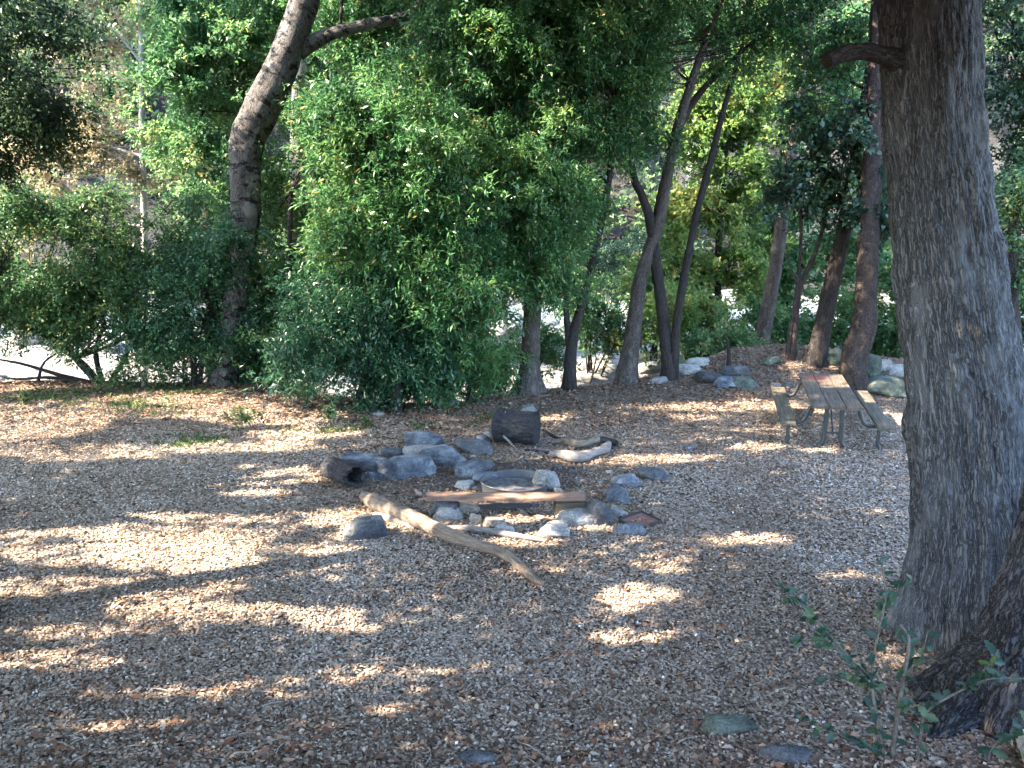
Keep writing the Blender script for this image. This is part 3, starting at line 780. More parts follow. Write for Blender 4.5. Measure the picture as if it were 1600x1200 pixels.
# beyond the bank: bright trees and shrubs over the riverbed
tree('maple_tree', 'bright yellow-green tree glowing behind the twin stems', 'tree',
     [(1125, 560, 16), (1122, 420, 14), (1130, 280, 12), (1150, 120, 9)],
     [(1140, 250, 70, 60), (1120, 330, 60, 50), (1060, 330, 45, 60), (1070, 200, 45, 60), (1030, 440, 50, 40), (1180, 180, 70, 60), (1160, 400, 60, 50), (1090, 420, 40, 40), (1110, 150, 50, 60), (1200, 100, 60, 50), (1190, 300, 50, 50)],
     M['darkbark'], M['yellow'], 4600, (0.10, 0.075), 7, seed=221, d0=25.5, gap=0.44)
tree('maple_tree', 'light green tree high up between the arching and reddish trunks', 'tree',
     [(1230, 560, 14), (1225, 400, 13), (1220, 200, 10), (1200, 40, 7)],
     [(1210, 60, 90, 60), (1280, 120, 60, 60), (1120, 40, 70, 50), (1300, 40, 70, 60), (1240, 200, 50, 50), (1340, 420, 40, 60), (1260, 380, 50, 50), (1210, 440, 50, 50), (1180, 330, 50, 50), (1400, 300, 40, 80)],
     M['darkbark'], M['bright'], 4300, (0.11, 0.08), 7, seed=231, d0=27.0, gap=0.45)
tree('alder_tree', 'pale far trunk in dry twiggy foliage, top right of centre', 'tree',
     [(1060, 560, 16), (1075, 300, 14), (1095, 120, 13), (1118, 10, 12), (1130, -60, 10)],
     [(1030, 60, 60, 50), (1080, 10, 70, 50), (1010, 110, 40, 40)], M['sycamore'], M['shrub'], 1300, (0.10, 0.05), 6, seed=241, d0=29.0, gap=0.42)
tree('bay_tree', 'mid green tree behind the big trunk at the right edge', 'tree',
     [(1650, 640, 36), (1640, 400, 30), (1620, 200, 24), (1600, 60, 18)],
     [(1570, 80, 60, 90), (1600, 220, 60, 90), (1580, 360, 50, 70), (1620, 460, 60, 70), (1560, -40, 80, 60), (1680, 200, 90, 200)],
     M['darkbark'], M['oak'], 3000, (0.085, 0.05), 8, seed=251, d0=19.0, gap=0.42,
     extra=[[(1622, 170, 10), (1585, 82, 8)], [(1640, 420, 18, -1), (1600, 345, 14, -1), (1580, 320, 10, -1)]])
tree('dark_trunk', 'dark leaning trunk low at the right edge behind the big one', 'tree',
     [(1604, 660, 40), (1594, 600, 34), (1584, 540, 30), (1580, 430, 26), (1590, 300, 22)],
     [(1590, 420, 40, 50), (1640, 300, 80, 60)], M['darkbark'], M['shrub'], 900, (0.08, 0.04), 8, seed=261, nseg=16)
shr = [
 ('bright green shrub in the riverbed behind the twin stems', [(1080, 500, 70, 28), (1120, 540, 50, 24), (1060, 470, 50, 24)], 23.5, 'yellow', 1500),
 ('pale green shrub beside the short dead stem', [(1130, 530, 40, 30), (1090, 555, 40, 18), (1160, 545, 30, 20)], 22.3, 'shrub', 900),
 ('green shrub between the mound trunks', [(1215, 500, 50, 40), (1255, 520, 40, 30), (1300, 500, 40, 40)], 24.5, 'bright', 1300),
 ('light green leafy shrub between the reddish trunk and the big trunk', [(1390, 500, 40, 40), (1370, 540, 30, 24), (1400, 440, 40, 40)], 24.0, 'bright', 1300),
 ('shrub with small leaves behind the forked black trunk', [(930, 500, 40, 30), (960, 530, 30, 20), (915, 460, 40, 34)], 24.0, 'shrub', 900),
 ('low shrub behind the flared pale trunk', [(790, 560, 40, 26), (765, 590, 30, 18), (860, 540, 25, 26)], 22.5, 'shrub', 700),
 ('shrub in the gap between grey and twin stems', [(1020, 470, 30, 30), (1000, 520, 25, 20), (1040, 430, 35, 30)], 27.0, 'shrub', 700),
 ('tan and green riverside shrub behind the left shrubs', [(300, 540, 60, 24), (380, 560, 40, 30), (240, 545, 40, 20)], 22.5, 'shrub', 800),
 ('green shrub right of the mound at the river edge', [(1450, 520, 60, 40), (1520, 500, 60, 50), (1590, 540, 60, 40)], 23.0, 'shrub', 900),
 ('dark shrub across the river behind the centre trunks', [(950, 400, 70, 30), (1010, 380, 60, 34), (900, 420, 60, 30)], 36.0, 'oak', 1400),
]
for i, (lab, rows, d, mt, n) in enumerate(shr):
    rng = np.random.default_rng(300 + i)
    bl = px_blobs(rows, d)
    c = np.array(bl[0][:3]); gz = float(hgt(c[0], c[1])); base = np.array([c[0], c[1], gz])
    e = empty('riverside_shrub', base, lab, 'shrub')
    V, F, lv, _ = crown_leaves(bl, n, 8, (0.085, 0.045), rng, 300 + i, 0.38, 1.3, 0.2, 0.3, 0.3)
    leaf_obj('foliage', V, F, lv, M[mt], e)
    parts = []
    for b in bl:
        for q in range(3):
            t = np.array(b[:3]) + rng.normal(size=3) * np.array(b[3:6]) * 0.4
            parts.append(tube([base + rng.normal(size=3) * [0.15, 0.15, 0] - [0, 0, 0.1], (base + t) / 2 + rng.normal(size=3) * 0.1, t], [0.03, 0.02, 0.006], 6, 0.3, 0.1, seed=q))
    tube_obj('stems', parts, M['darkbark'], e)

tree('riverbed_shade_tree', 'unseen tall leaning tree added outside the left edge to shade the middle riverbed', 'tree',  # added out of view so its high crown darkens the middle riverbed
     [(-420, 560, 40), (-400, 200, 36), (-360, -100, 26), (-300, -250, 16)], [], M['darkbark'], M['bay'], 3200, (0.2, 0.13), 8, seed=271, d0=30.0, tw=0.8, limb=0.12,
     blobs_w=[(-14, 26, 12.5, 4, 2.5, 1.6), (-9, 27.5, 12.3, 4, 2.5, 1.3), (-4, 27, 12.6, 3.5, 2.5, 1.2), (-11, 32, 13.6, 4, 2.5, 1.3), (-5, 32.5, 13.8, 4, 2.5, 1.3), (1, 30, 13.4, 3, 2.5, 1.2)])
# far hillside growth: one mass nobody could count
rng = np.random.default_rng(900)
def hill_growth():
    bl = []
    while len(bl) < 800:
        x = rng.uniform(-55, 55); y = rng.uniform(42, 75)
        if fbm(np.array([[x * 0.09, y * 0.09, 3.0]]), 8, 3)[0] < 0.40: continue
        r = rng.uniform(0.7, 2.3); z = float(hgt(x, y))
        bl.append((x, y, z + r * 0.6, r, r, r * rng.uniform(0.8, 1.5)))
    V, F, lv, _ = crown_leaves(bl, 46000, 7, (0.24, 0.15), rng, 901, 0.40, 0.5, 0.2, 0.8, 0.5, 0.12)
    tag(leaf_obj('hillside_vegetation', V, F, lv, M['hillleaf']), 'patchy scrub covering the far hillside behind the river', 'vegetation', kind='stuff')
hill_growth()

WSC = 1.0
# ------------------------------------------------------------------ big trunk on the right and its neighbour
def big_tree():
    g = gnd(1510, 985); d0 = depth(g)
    rows = [(1512, 990, 225), (1516, 930, 208), (1522, 850, 200), (1518, 760, 190), (1512, 660, 182), (1503, 580, 172), (1490, 480, 165), (1478, 380, 158), (1467, 280, 153), (1459, 180, 150), (1455, 90, 153), (1452, 0, 155), (1450, -120, 156), (1450, -300, 150), (1452, -520, 140), (1455, -900, 110)]
    P, R = px_path(rows, d0)
    P = [P[0] + np.array([0, 0, -0.4])] + P; R = [R[0] * 1.15] + R
    e = empty('oak_tree', g, 'huge grey furrowed trunk on the right with a sawn-off limb stub', 'tree')
    zb = g[2]
    kr = np.random.default_rng(8); ks = [(kr.uniform(0, 6.28), kr.uniform(0.8, 7), kr.uniform(0.06, 0.14)) for _ in range(26)]
    def KN(a, h):
        t = 0
        for (ka, kh, kw) in ks:
            da = np.abs((a - ka + math.pi) % (2 * math.pi) - math.pi) * 0.5; r2 = (da ** 2 + (h - kh) ** 2) / kw ** 2
            t = t + 0.10 * np.exp(-r2) - 0.14 * np.exp(-r2 * 9)
        return t
    def fl(rr, a, s, PP):
        h = np.clip(PP[:, 2] - zb, 0, None)[:, None]
        return rr * (1 + 0.16 * np.exp(-h / 0.3) * (0.6 + 0.6 * np.cos(a * 4 + 0.5)) + KN(a, h) + 0.03 * np.sin(a * 3 + s * 0.7) + 0.025 * np.sin(a * 5 - s * 1.1))
    tube_obj('trunk', [tube(P, R, 320, 0.018, 0.03, 1.5, 5, 0.040, 10.0, dispf=fl)], M['bigbark'], e)
    st, sr = px_path([(1465, 104, 52, 0.0), (1430, 100, 46, -0.08), (1400, 94, 38, -0.14), (1378, 86, 29, -0.2), (1350, 80, 27, -0.26), (1322, 83, 27, -0.32), (1300, 91, 26, -0.36), (1291, 95, 25, -0.38)], d0)
    tube_obj('limb_stub', [tube(st, sr, 40, 0.02, 0.10, 3, 9, 0.008, 30)], M['darkbark'], e)
    return e, P, d0
big_e, bigP, bigd = big_tree()

def edge_tree():
    g = gnd(1640, 1110); d0 = depth(g)
    e = empty('oak_tree', g, 'dark deeply furrowed trunk base with wide root flare, lower right edge', 'tree')
    rows = [(1610, 1100, 290), (1630, 1020, 215), (1650, 930, 170), (1665, 820, 145), (1678, 700, 135), (1690, 560, 130), (1700, 300, 125), (1710, 0, 120), (1715, -500, 100)]
    P, R = px_path(rows, d0)
    P = [P[0] + np.array([0, 0, -0.35])] + P; R = [R[0] * 1.3] + R
    zb = g[2]
    def fl(rr, a, s, PP):
        h = np.clip(PP[:, 2] - zb, 0, None)[:, None]
        return rr * (1 + 0.3 * np.exp(-h / 0.22) * np.cos(a * 5 + 0.8) * 0.6)
    parts = [tube(P, R, 280, 0.016, 0.05, 2, 15, 0.075, 7.0, dispf=fl)]
    tube_obj('trunk', parts, M['furrow'], e)
    roots = []
    for (pts, w) in (([(1575, 1060), (1520, 1085), (1468, 1096), (1420, 1100)], (130, 85, 50, 18)), ([(1560, 1090), (1510, 1125), (1470, 1150), (1440, 1165)], (140, 90, 40, 12))):
        PP, RR = [], []
        for k, ((x, y), ww) in enumerate(zip(pts, w)):
            q = gnd(x, y); r = ww * 0.5 * depth(q) / FPX
            PP.append(q + np.array([0, 0, r * 0.25 - 0.02])); RR.append(r)
        roots.append(tube(PP, RR, 110, 0.015, 0.22, 2, 25, 0.04, 10.0))
    tube_obj('root', roots, M['furrow'], e)
    return e, P
edge_e, edgeP = edge_tree()

def corner_log():
    P = [gnd(1590, 1150) + np.array([0.0, 0, 0.06]), gnd(1610, 1230) + np.array([0.05, -0.1, 0.10]), gnd(1640, 1300) + np.array([0.1, -0.3, 0.12])]
    o = tube_obj('log', [tube(P, [0.05, 0.10, 0.12], 40, 0.02, 0.15, 3, 6, 0.01, 20)], M['sycamore'])
    tag(o, 'pale flaky bark log poking in at the bottom right corner', 'log')
corner_log()

def edge_root():
    g = gnd(-12, 968)
    d0 = depth(g)
    e = empty('pine_tree', g, 'dark foot of a trunk just showing at the left edge', 'tree')
    P, R = px_path([(-48, 975, 104), (-52, 930, 70), (-52, 850, 60), (-60, 600, 55), (-75, 0, 50), (-90, -600, 40)], d0)
    P = [P[0] - np.array([0, 0, 0.3])] + P; R = [R[0] * 1.2] + R
    tube_obj('trunk', [tube(P, R, 40, 0.06, 0.08, 2, 3, 0.015, 12)], M['darkbark'], e)
edge_root()

# ------------------------------------------------------------------ unseen shade trees left of the view: crowns filled and thinned to shape the dapple
# sunny gaps on the ground (photo pixels: cx, cy, half width, half height, openness)
LIT = [(200, 866, 220, 16, .7), (310, 872, 170, 26, 1.0), (250, 838, 230, 16, .85), (500, 862, 110, 16, .85), (150, 925, 230, 20, .8), (60, 880, 110, 12, .6), (380, 960, 240, 13, .85), (560, 965, 110, 18, .8), (80, 985, 130, 10, .9), (100, 1035, 150, 22, .65),
       (330, 812, 120, 10, .8), (430, 735, 90, 11, .9), (400, 770, 90, 9, .85), (400, 700, 130, 12, .85), (470, 683, 90, 9, .9), (120, 705, 150, 16, .6), (60, 665, 120, 20, .75), (150, 640, 200, 18, .6), (300, 628, 130, 12, .95), (420, 652, 130, 16, .75), (60, 615, 120, 12, .6),
       (560, 812, 90, 22, .95), (540, 838, 60, 12, .9), (640, 825, 60, 9, .85), (760, 838, 80, 10, .8), (870, 815, 70, 12, .95), (780, 779, 130, 9, .75), (730, 800, 40, 10, .6), (840, 845, 60, 12, .9), (900, 820, 70, 14, .9),
       (990, 928, 75, 18, 1.0), (1005, 992, 90, 11, .8), (1165, 846, 90, 13, .85), (1060, 890, 60, 6, .5), (1020, 845, 60, 8, .6), (950, 718, 100, 8, .7), (1080, 715, 90, 6, .7), (870, 722, 40, 6, .6),
       (1130, 635, 130, 9, .9), (1080, 655, 50, 5, .5), (1270, 640, 50, 12, .7), (1385, 655, 60, 14, .95), (1190, 698, 60, 8, .8), (1270, 703, 50, 6, .7), (1130, 592, 40, 5, .6), (1200, 600, 60, 6, .7), (850, 652, 60, 6, .8), (960, 626, 90, 6, .7), (1310, 590, 50, 10, .9),
       (300, 1085, 230, 16, .6), (440, 1060, 170, 12, .5), (180, 1150, 120, 12, .65), (620, 1045, 130, 10, .5), (680, 1040, 60, 6, .8), (640, 1110, 90, 8, .4), (960, 1090, 60, 6, .3),
       (1595, 1160, 14, 30, .9), (1330, 900, 50, 5, .5)]
# parts of the clearing that stay in shade
DARK = [(640, 722, 130, 36, .9), (800, 742, 140, 24, .9), (150, 776, 190, 26, .85), (620, 775, 60, 12, .6), (700, 960, 130, 30, .8), (1200, 960, 200, 26, .6), (980, 780, 90, 40, .8), (1180, 780, 150, 40, .8), (960, 680, 110, 14, .8), (1340, 622, 70, 16, .7), (600, 905, 130, 18, .7)]
SPECIAL = [((1470, 490), 0.22, 0.5, 'big'), ((1450, 430), 0.15, 0.4, 'big')]
def canopy():
    rng = np.random.default_rng(77)
    trees = [(-13, 4, 'a'), (-16, 11, 'b'), (-20, 17, 'c'), (-25, 6, 'd'), (-27, 13, 'e'), (-12.5, 18.5, 'f')]
    # sprig cloud
    N = 46000
    lab = [('tall tree left of the clearing beside the dark trunk foot', (-10.5, 3.5)), ('tall tree standing outside the view, left of the clearing', (-15, 10.5)), ('tall riverside tree far left', (-17, 17)), ('second tall tree far left', (-24, 7)), ('third tall tree far left', (-26, 14))]
    P = np.stack([rng.uniform(-33, 7, N * 3), rng.uniform(-2, 23.5, N * 3), rng.uniform(6.5, 13.5, N * 3)], -1)
    # keep the clear band in front of the lens empty: above the top edge of the view only
    x, y, d = project(P)
    inview = (d > 0) & (y > -60) & (x > -60) & (x < 1660)
    P = P[~inview]
    P = P[(P[:, 2] < 9.5 + 4 * noise(P * 0.25, 2))]
    # where each sprig's shadow falls
    def shadow(Q):
        t = Q[:, 2:3] / SUN[2]
        return Q - SUN[None, :] * t
    g = fbm(P * 0.5, 70, 3)
    P = P[g > 0.34][:N]
    tdir = unit(rng.normal(size=(len(P), 3)) + [0, 0, -0.2])
    k = 18
    C = (P[:, None, :] + tdir[:, None, :] * ((np.arange(k) / k) * 0.8)[None, :, None] + rng.normal(size=(len(P), k, 3)) * 0.16).reshape(-1, 3)
    owner = np.repeat(np.argmin(np.stack([np.hypot(P[:, 0] - t[1][0], P[:, 1] - t[1][1]) for t in lab] + [np.hypot(P[:, 0] - 4, P[:, 1] - 9) * 1.0], 1), 1), k)
    S = shadow(C)
    sx, sy, sd = project(S)
    T = 0.02 + np.zeros(len(C))
    wob = (fbm(S * 1.1, 55, 3) - 0.5) * 1.5
    for (cx, cy, rx, ry, o) in LIT:
        q = np.sqrt(((sx - cx) / rx) ** 2 + ((sy - cy) / ry) ** 2) + wob
        T = np.maximum(T, o * (1 - sstep(0.8, 1.15, q)))
    st = fbm(np.stack([S[:, 0] * 0.28 + S[:, 1] * 0.06, S[:, 1] * 1.5 - S[:, 0] * 0.25, S[:, 0] * 0], -1), 91, 3)
    T = np.maximum(T, 0.75 * sstep(0.60, 0.69, st) * (1 - 0.7 * sstep(-1.5, 1.0, S[:, 0])) * sstep(6.5, 9.0, S[:, 1]))
    for (cx, cy, rx, ry, o) in DARK:
        q = np.sqrt(((sx - cx) / rx) ** 2 + ((sy - cy) / ry) ** 2) + wob * 0.5
        T = T * (1 - o * (1 - sstep(0.8, 1.1, q)))
    prob = 1 - np.clip(-2 * np.log(np.clip(T, 0.01, 0.985)) / 6.5, 0, 1)
    # the big trunk and the table stay in shade, so nothing is thinned between them and the sun
    ax, _ = catmull(bigP, [1] * len(bigP), 0.5)
    for q0 in ax[ax[:, 2] < 7.5]:
        v = C - q0; tt = v @ SUN
        dist = np.linalg.norm(v - tt[:, None] * SUN[None, :], axis=1)
        prob = np.where((tt > 1.0) & (dist < 0.75), 0.0, prob)
    for (pp, rad, o, _) in SPECIAL:
        tp = at(pp[0], pp[1], bigd - 0.45)
        v = C - tp; tt = v @ SUN
        dist = np.linalg.norm(v - tt[:, None] * SUN[None, :], axis=1)
        prob = np.maximum(prob, np.where(tt > 0, o * (1 - sstep(rad * 0.6, rad * 1.2, dist)), 0))
    prob = np.maximum(prob, (0.6 * sstep(16.0, 17.2, S[:, 1]) + 0.37 * sstep(17.6, 18.8, S[:, 1])) * (1 - 0.75 * sstep(4.0, 6.5, S[:, 0])))
    keep = rng.random(len(C)) > prob
    C, owner = C[keep], owner[keep]
    cx_, cy_, cd_ = project(C)
    out_ = ~((cd_ > 0) & (cy_ > -45) & (cx_ > -90) & (cx_ < 1690))
    C, owner = C[out_], owner[out_]
    D = rng.normal(size=(len(C), 3))
    for oi in range(len(lab) + 1):
        m = owner == oi
        if m.sum() == 0: continue
        V, F = leaf_quads(C[m], D[m], 0.155 * (0.6 + 0.8 * rng.random(m.sum())), 0.106, rng)
        lv = rng.random(m.sum()) * 0.9
        if oi < len(lab):
            bx, by = lab[oi][1]; gz = float(hgt(bx, by))
            e = empty('shade_tree', (bx, by, gz), lab[oi][0], 'tree')
            parts = [tube([(bx, by, gz - 0.3), (bx + 0.1, by + 0.1, gz + 3), (bx - 0.2, by + 0.3, gz + 7), (bx, by, gz + 11)], [0.32, 0.26, 0.2, 0.08], 14, 0.3, 0.08, seed=oi)]
            Pm = C[m]
            for q in range(14):
                t = Pm[rng.integers(len(Pm))]; s0 = np.array([bx, by, rng.uniform(5.5, 8) + gz])
                parts.append(tube([s0, (s0 + t) / 2 + [0, 0, 0.3], t], [0.09, 0.06, 0.015], 6, 0.5, 0.1, seed=q))
            tube_obj('trunk', parts, M['darkbark'], e)
            leaf_obj('crown', V, F, lv, M['bay'], e)
        else:
            parts = []
            Pm = C[m]; path, _ = catmull(bigP, [1] * len(bigP), 0.3)
            hi = path[path[:, 2] > 7.0]
            for q in range(16):
                t = Pm[rng.integers(len(Pm))]; s0 = hi[rng.integers(len(hi))]
                tube_obj('branch', [tube([s0, (s0 + t) / 2 + [0, 0, 0.5], t], [0.12, 0.07, 0.015], 6, 0.5, 0.1, seed=q)], M['darkbark'], big_e)
            leaf_obj('crown', V, F, lv, M['oak'], big_e)
canopy()

# ------------------------------------------------------------------ leaf litter
def litter():
    rng = np.random.default_rng(5)
    N = 620000
    y = 5.0 + (22.5 - 5.0) * rng.random(N * 2) ** 1.15
    x = (rng.random(N * 2) * 2 - 1) * (0.62 * y + 1.2)
    e = np.interp(x, _ex, _ey)
    ok = y < e + 0.5
    x, y = x[ok][:N], y[ok][:N]
    n = len(x)
    z = hgt(x, y)
    near = np.clip((9 - y) / 4, 0, 1)
    L = (0.021 + 0.020 * rng.random(n) + 0.02 * near * rng.random(n) ** 3) * (1 + 0.025 * (y - 7))
    C = np.stack([x, y, z + 0.004 + 0.02 * rng.random(n)], -1)
    D = rng.normal(size=(n, 3)); D[:, 2] *= 0.18
    V, F = leaf_quads(C, D, L, L * (0.45 + 0.4 * rng.random(n)), rng, up=2.4, fold=0.12)
    patch = fbm(np.stack([x * 0.8, y * 0.8, x * 0], -1), 17, 3)
    lv = np.clip(rng.beta(3.0, 2.5, n) * 0.95 + (patch - 0.5) * 0.5, 0, 0.96)
    lv = np.where(rng.random(n) < 0.006, 1.0, lv)
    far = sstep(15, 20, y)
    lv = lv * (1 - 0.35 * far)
    pc = gnd(770, 742)
    pit = np.exp(-((((x - pc[0]) / 2.0) ** 2 + ((y - pc[1]) / 1.35) ** 2) ** 1.5)) * (0.5 + fbm(np.stack([x * 2.5, y * 2.5, x * 0], -1), 61, 3))
    lv = np.clip(lv - 0.50 * np.clip(pit, 0, 1), 0.03 * rng.random(n), 1)
    ok2 = rng.random(n) > 0.5 * np.clip(pit, 0, 1)
    V = V.reshape(n, 4, 3)[ok2].reshape(-1, 3); F = np.arange(len(V)).reshape(-1, 4); lv = lv[ok2]; near = near[ok2]; patch = patch[ok2]; y = y[ok2]; n = len(lv)
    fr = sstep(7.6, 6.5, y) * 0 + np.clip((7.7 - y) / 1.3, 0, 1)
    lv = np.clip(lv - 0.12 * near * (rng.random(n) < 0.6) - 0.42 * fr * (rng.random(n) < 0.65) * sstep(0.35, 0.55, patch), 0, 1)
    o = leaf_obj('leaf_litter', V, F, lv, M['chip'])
    tag(o, 'layer of small dry leaves and chips over the whole clearing', 'leaf litter', kind='stuff')
    # larger curled brown leaves and bark bits, denser towards the camera slope
    n2 = 5200
    y2 = 5.2 + 12 * rng.random(n2) ** 2.2; x2 = (rng.random(n2) * 2 - 1) * (0.62 * y2 + 1)
    C2 = np.stack([x2, y2, hgt(x2, y2) + 0.02 + 0.02 * rng.random(n2)], -1)
    n3 = 9000
    x3 = rng.uniform(-12.5, 9, n3); y3 = np.interp(x3, _ex, _ey) - 0.1 - 3.6 * rng.random(n3) ** 1.7
    C2 = np.vstack([C2, np.stack([x3, y3, hgt(x3, y3) + 0.02 + 0.02 * rng.random(n3)], -1)]); n2 += n3
    D2 = rng.normal(size=(n2, 3)); D2[:, 2] *= 0.12
    V2, F2 = leaf_quads(C2, D2, 0.05 + 0.05 * rng.random(n2), 0.03 + 0.02 * rng.random(n2), rng, up=1.0, fold=0.3)
    tag(leaf_obj('fallen_leaves', V2, F2, 0.9 * rng.random(n2) ** 1.3, M['brownleaf']), 'larger curled brown leaves lying in the near litter and along the back edge', 'fallen leaves', kind='stuff')
    tw_ = []
    for k in range(240):
        yy = 5.4 + 13 * rng.random() ** 1.6; xx = (rng.random() * 2 - 1) * (0.6 * yy + 0.5)
        z0 = float(hgt(xx, yy)); a_ = rng.uniform(0, 3.14); l_ = rng.uniform(0.08, 0.35)
        p0 = np.array([xx, yy, z0 + 0.02]); dv = np.array([math.cos(a_), math.sin(a_), 0.0]) * l_
        p1 = p0 + dv * 0.5 + rng.normal(size=3) * 0.02; p2 = p0 + dv
        p1[2] = float(hgt(p1[0], p1[1])) + 0.035; p2[2] = float(hgt(p2[0], p2[1])) + 0.02
        tw_.append(tube([p0, p1, p2], [0.005, 0.005, 0.003], 5, 0.05, 0.1, seed=k))
    o = tube_obj('twig_litter', tw_, M['twig']); tag(o, 'thin broken twigs scattered through the leaf litter', 'twigs', kind='stuff')
    # sparse green growth near the bank
    cs = [(60, 625, 90, 12), (230, 640, 80, 14), (300, 690, 70, 9), (380, 655, 25, 14), (520, 678, 60, 6), (780, 655, 50, 8), (290, 615, 70, 6), (660, 668, 30, 6), (140, 615, 80, 8)]
    A, B = [], []
    for (cx, cy, rx, ry) in cs:
        m = int(rx * ry * 0.075)
        for _ in range(m):
            q = gnd_fast(cx + rng.normal() * rx * 0.5, cy + rng.normal() * ry * 0.5)
            A.append(q)
    A = np.array(A); A[:, 2] = hgt(A[:, 0], A[:, 1])
    A = np.repeat(A, 7, 0) + rng.normal(size=(len(A) * 7, 3)) * [0.05, 0.05, 0.0]
    D = rng.normal(size=(len(A), 3)) * [0.8, 0.8, 0.4] + [0, 0, 0.8]
    A[:, 2] += 0.02 * rng.random(len(A))
    V, F = leaf_quads(A, D, 0.05 + 0.06 * rng.random(len(A)), 0.028, rng)
    tag(leaf_obj('green_undergrowth', V, F, rng.random(len(A)), M['grass']), 'sparse low green weeds along the back edge of the clearing', 'undergrowth', kind='stuff')
def gnd_fast(px, py):
    return on_z(px, py, 0.0)
litter()

# ------------------------------------------------------------------ rocks
_ico = {}
def ico(sub):
    if sub not in _ico:
        bm = bmesh.new(); bmesh.ops.create_icosphere(bm, subdivisions=sub, radius=1.0)
        V = np.array([v.co[:] for v in bm.verts]); F = np.array([[v.index for v in f.verts] for f in bm.faces]); bm.free()
        _ico[sub] = (V, F)
    return _ico[sub]

def rock_mesh(w, dp, h, seed, sub=4, ang=0.7, top=0.0):
    rng = np.random.default_rng(seed)
    V, F = ico(sub)
    npl = 10
    Nn = unit(rng.normal(size=(npl, 3)))
    Nn = np.vstack([Nn, [[0, 0, 1.0]], [[0, 0, -1.0]], unit(np.array([[1, .2, .2], [-1, -.1, .3], [.1, 1, .2], [-.2, -1, .3]]))])
    dd = rng.uniform(0.45, 0.95, len(Nn))
    if top: dd[npl] = top
    dot = V @ Nn.T
    rr = np.where(dot > 0.05, dd[None, :] / np.maximum(dot, 0.05), 9.0)
    kk = 14.0 + 150 * ang
    sm = -np.log(np.exp(-kk * rr).sum(1)) / kk
    aa = min(1.0, ang + 0.15); r = aa * sm + (1 - aa) * 0.8
    r = r * (1 + 0.22 * (fbm(V * 1.6 + seed, seed, 4) - 0.5) + 0.12 * (fbm(V * 6 + seed, seed + 2, 3) - 0.5) + 0.09 * (fbm(V * 13 + seed, seed + 3, 3) - 0.5))
    Q = V * r[:, None]
    mn, mx = Q.min(0), Q.max(0)
    Q = (Q - (mn + mx) / 2) / ((mx - mn) / 2)
    return Q * np.array([w / 2, dp / 2, h / 2]), F

def rock(name, label, px, py, w, h, mat, seed, group=None, cat='rock', ang=0.7, sink=0.28, dfac=0.8, lift=0.0, rot=0.0, sub=4, top=0.0, base=None):
    """px = centre, py = foot line in the photo, w/h = seen size in photo pixels"""
    g = gnd(px, py) if base is None else np.array(base, float)
    if w / h > 2.1 and w > 30: top = 0.42
    if py > 1140: sink = 0.5
    s = depth(g) / FPX
    ww = 1.08 * w * s; dp = min(ww * dfac, h * s * 0.62 / 0.33)
    hh = 1.12 * max(0.26 * ww, (h * s - dp * 0.33) / 0.95)
    hh = hh / (1 - sink)
    V, F = rock_mesh(ww, dp, hh, seed, sub, ang, top)
    c = g + np.array([0, dp * 0.42, hh * (0.5 - sink) + lift])
    if lift == 0: c[2] = float(hgt(c[0], c[1])) + hh * (0.5 - sink)
    cr, srn = math.cos(rot), math.sin(rot)
    V = np.stack([V[:, 0] * cr - V[:, 1] * srn * (1.0), V[:, 0] * srn + V[:, 1] * cr, V[:, 2] + 0.12 * V[:, 0] * math.sin(seed)], -1)
    o = mesh_obj(name, V + c, F, mat, None, True, None, c)
    tag(o, label, cat, group)
    return o

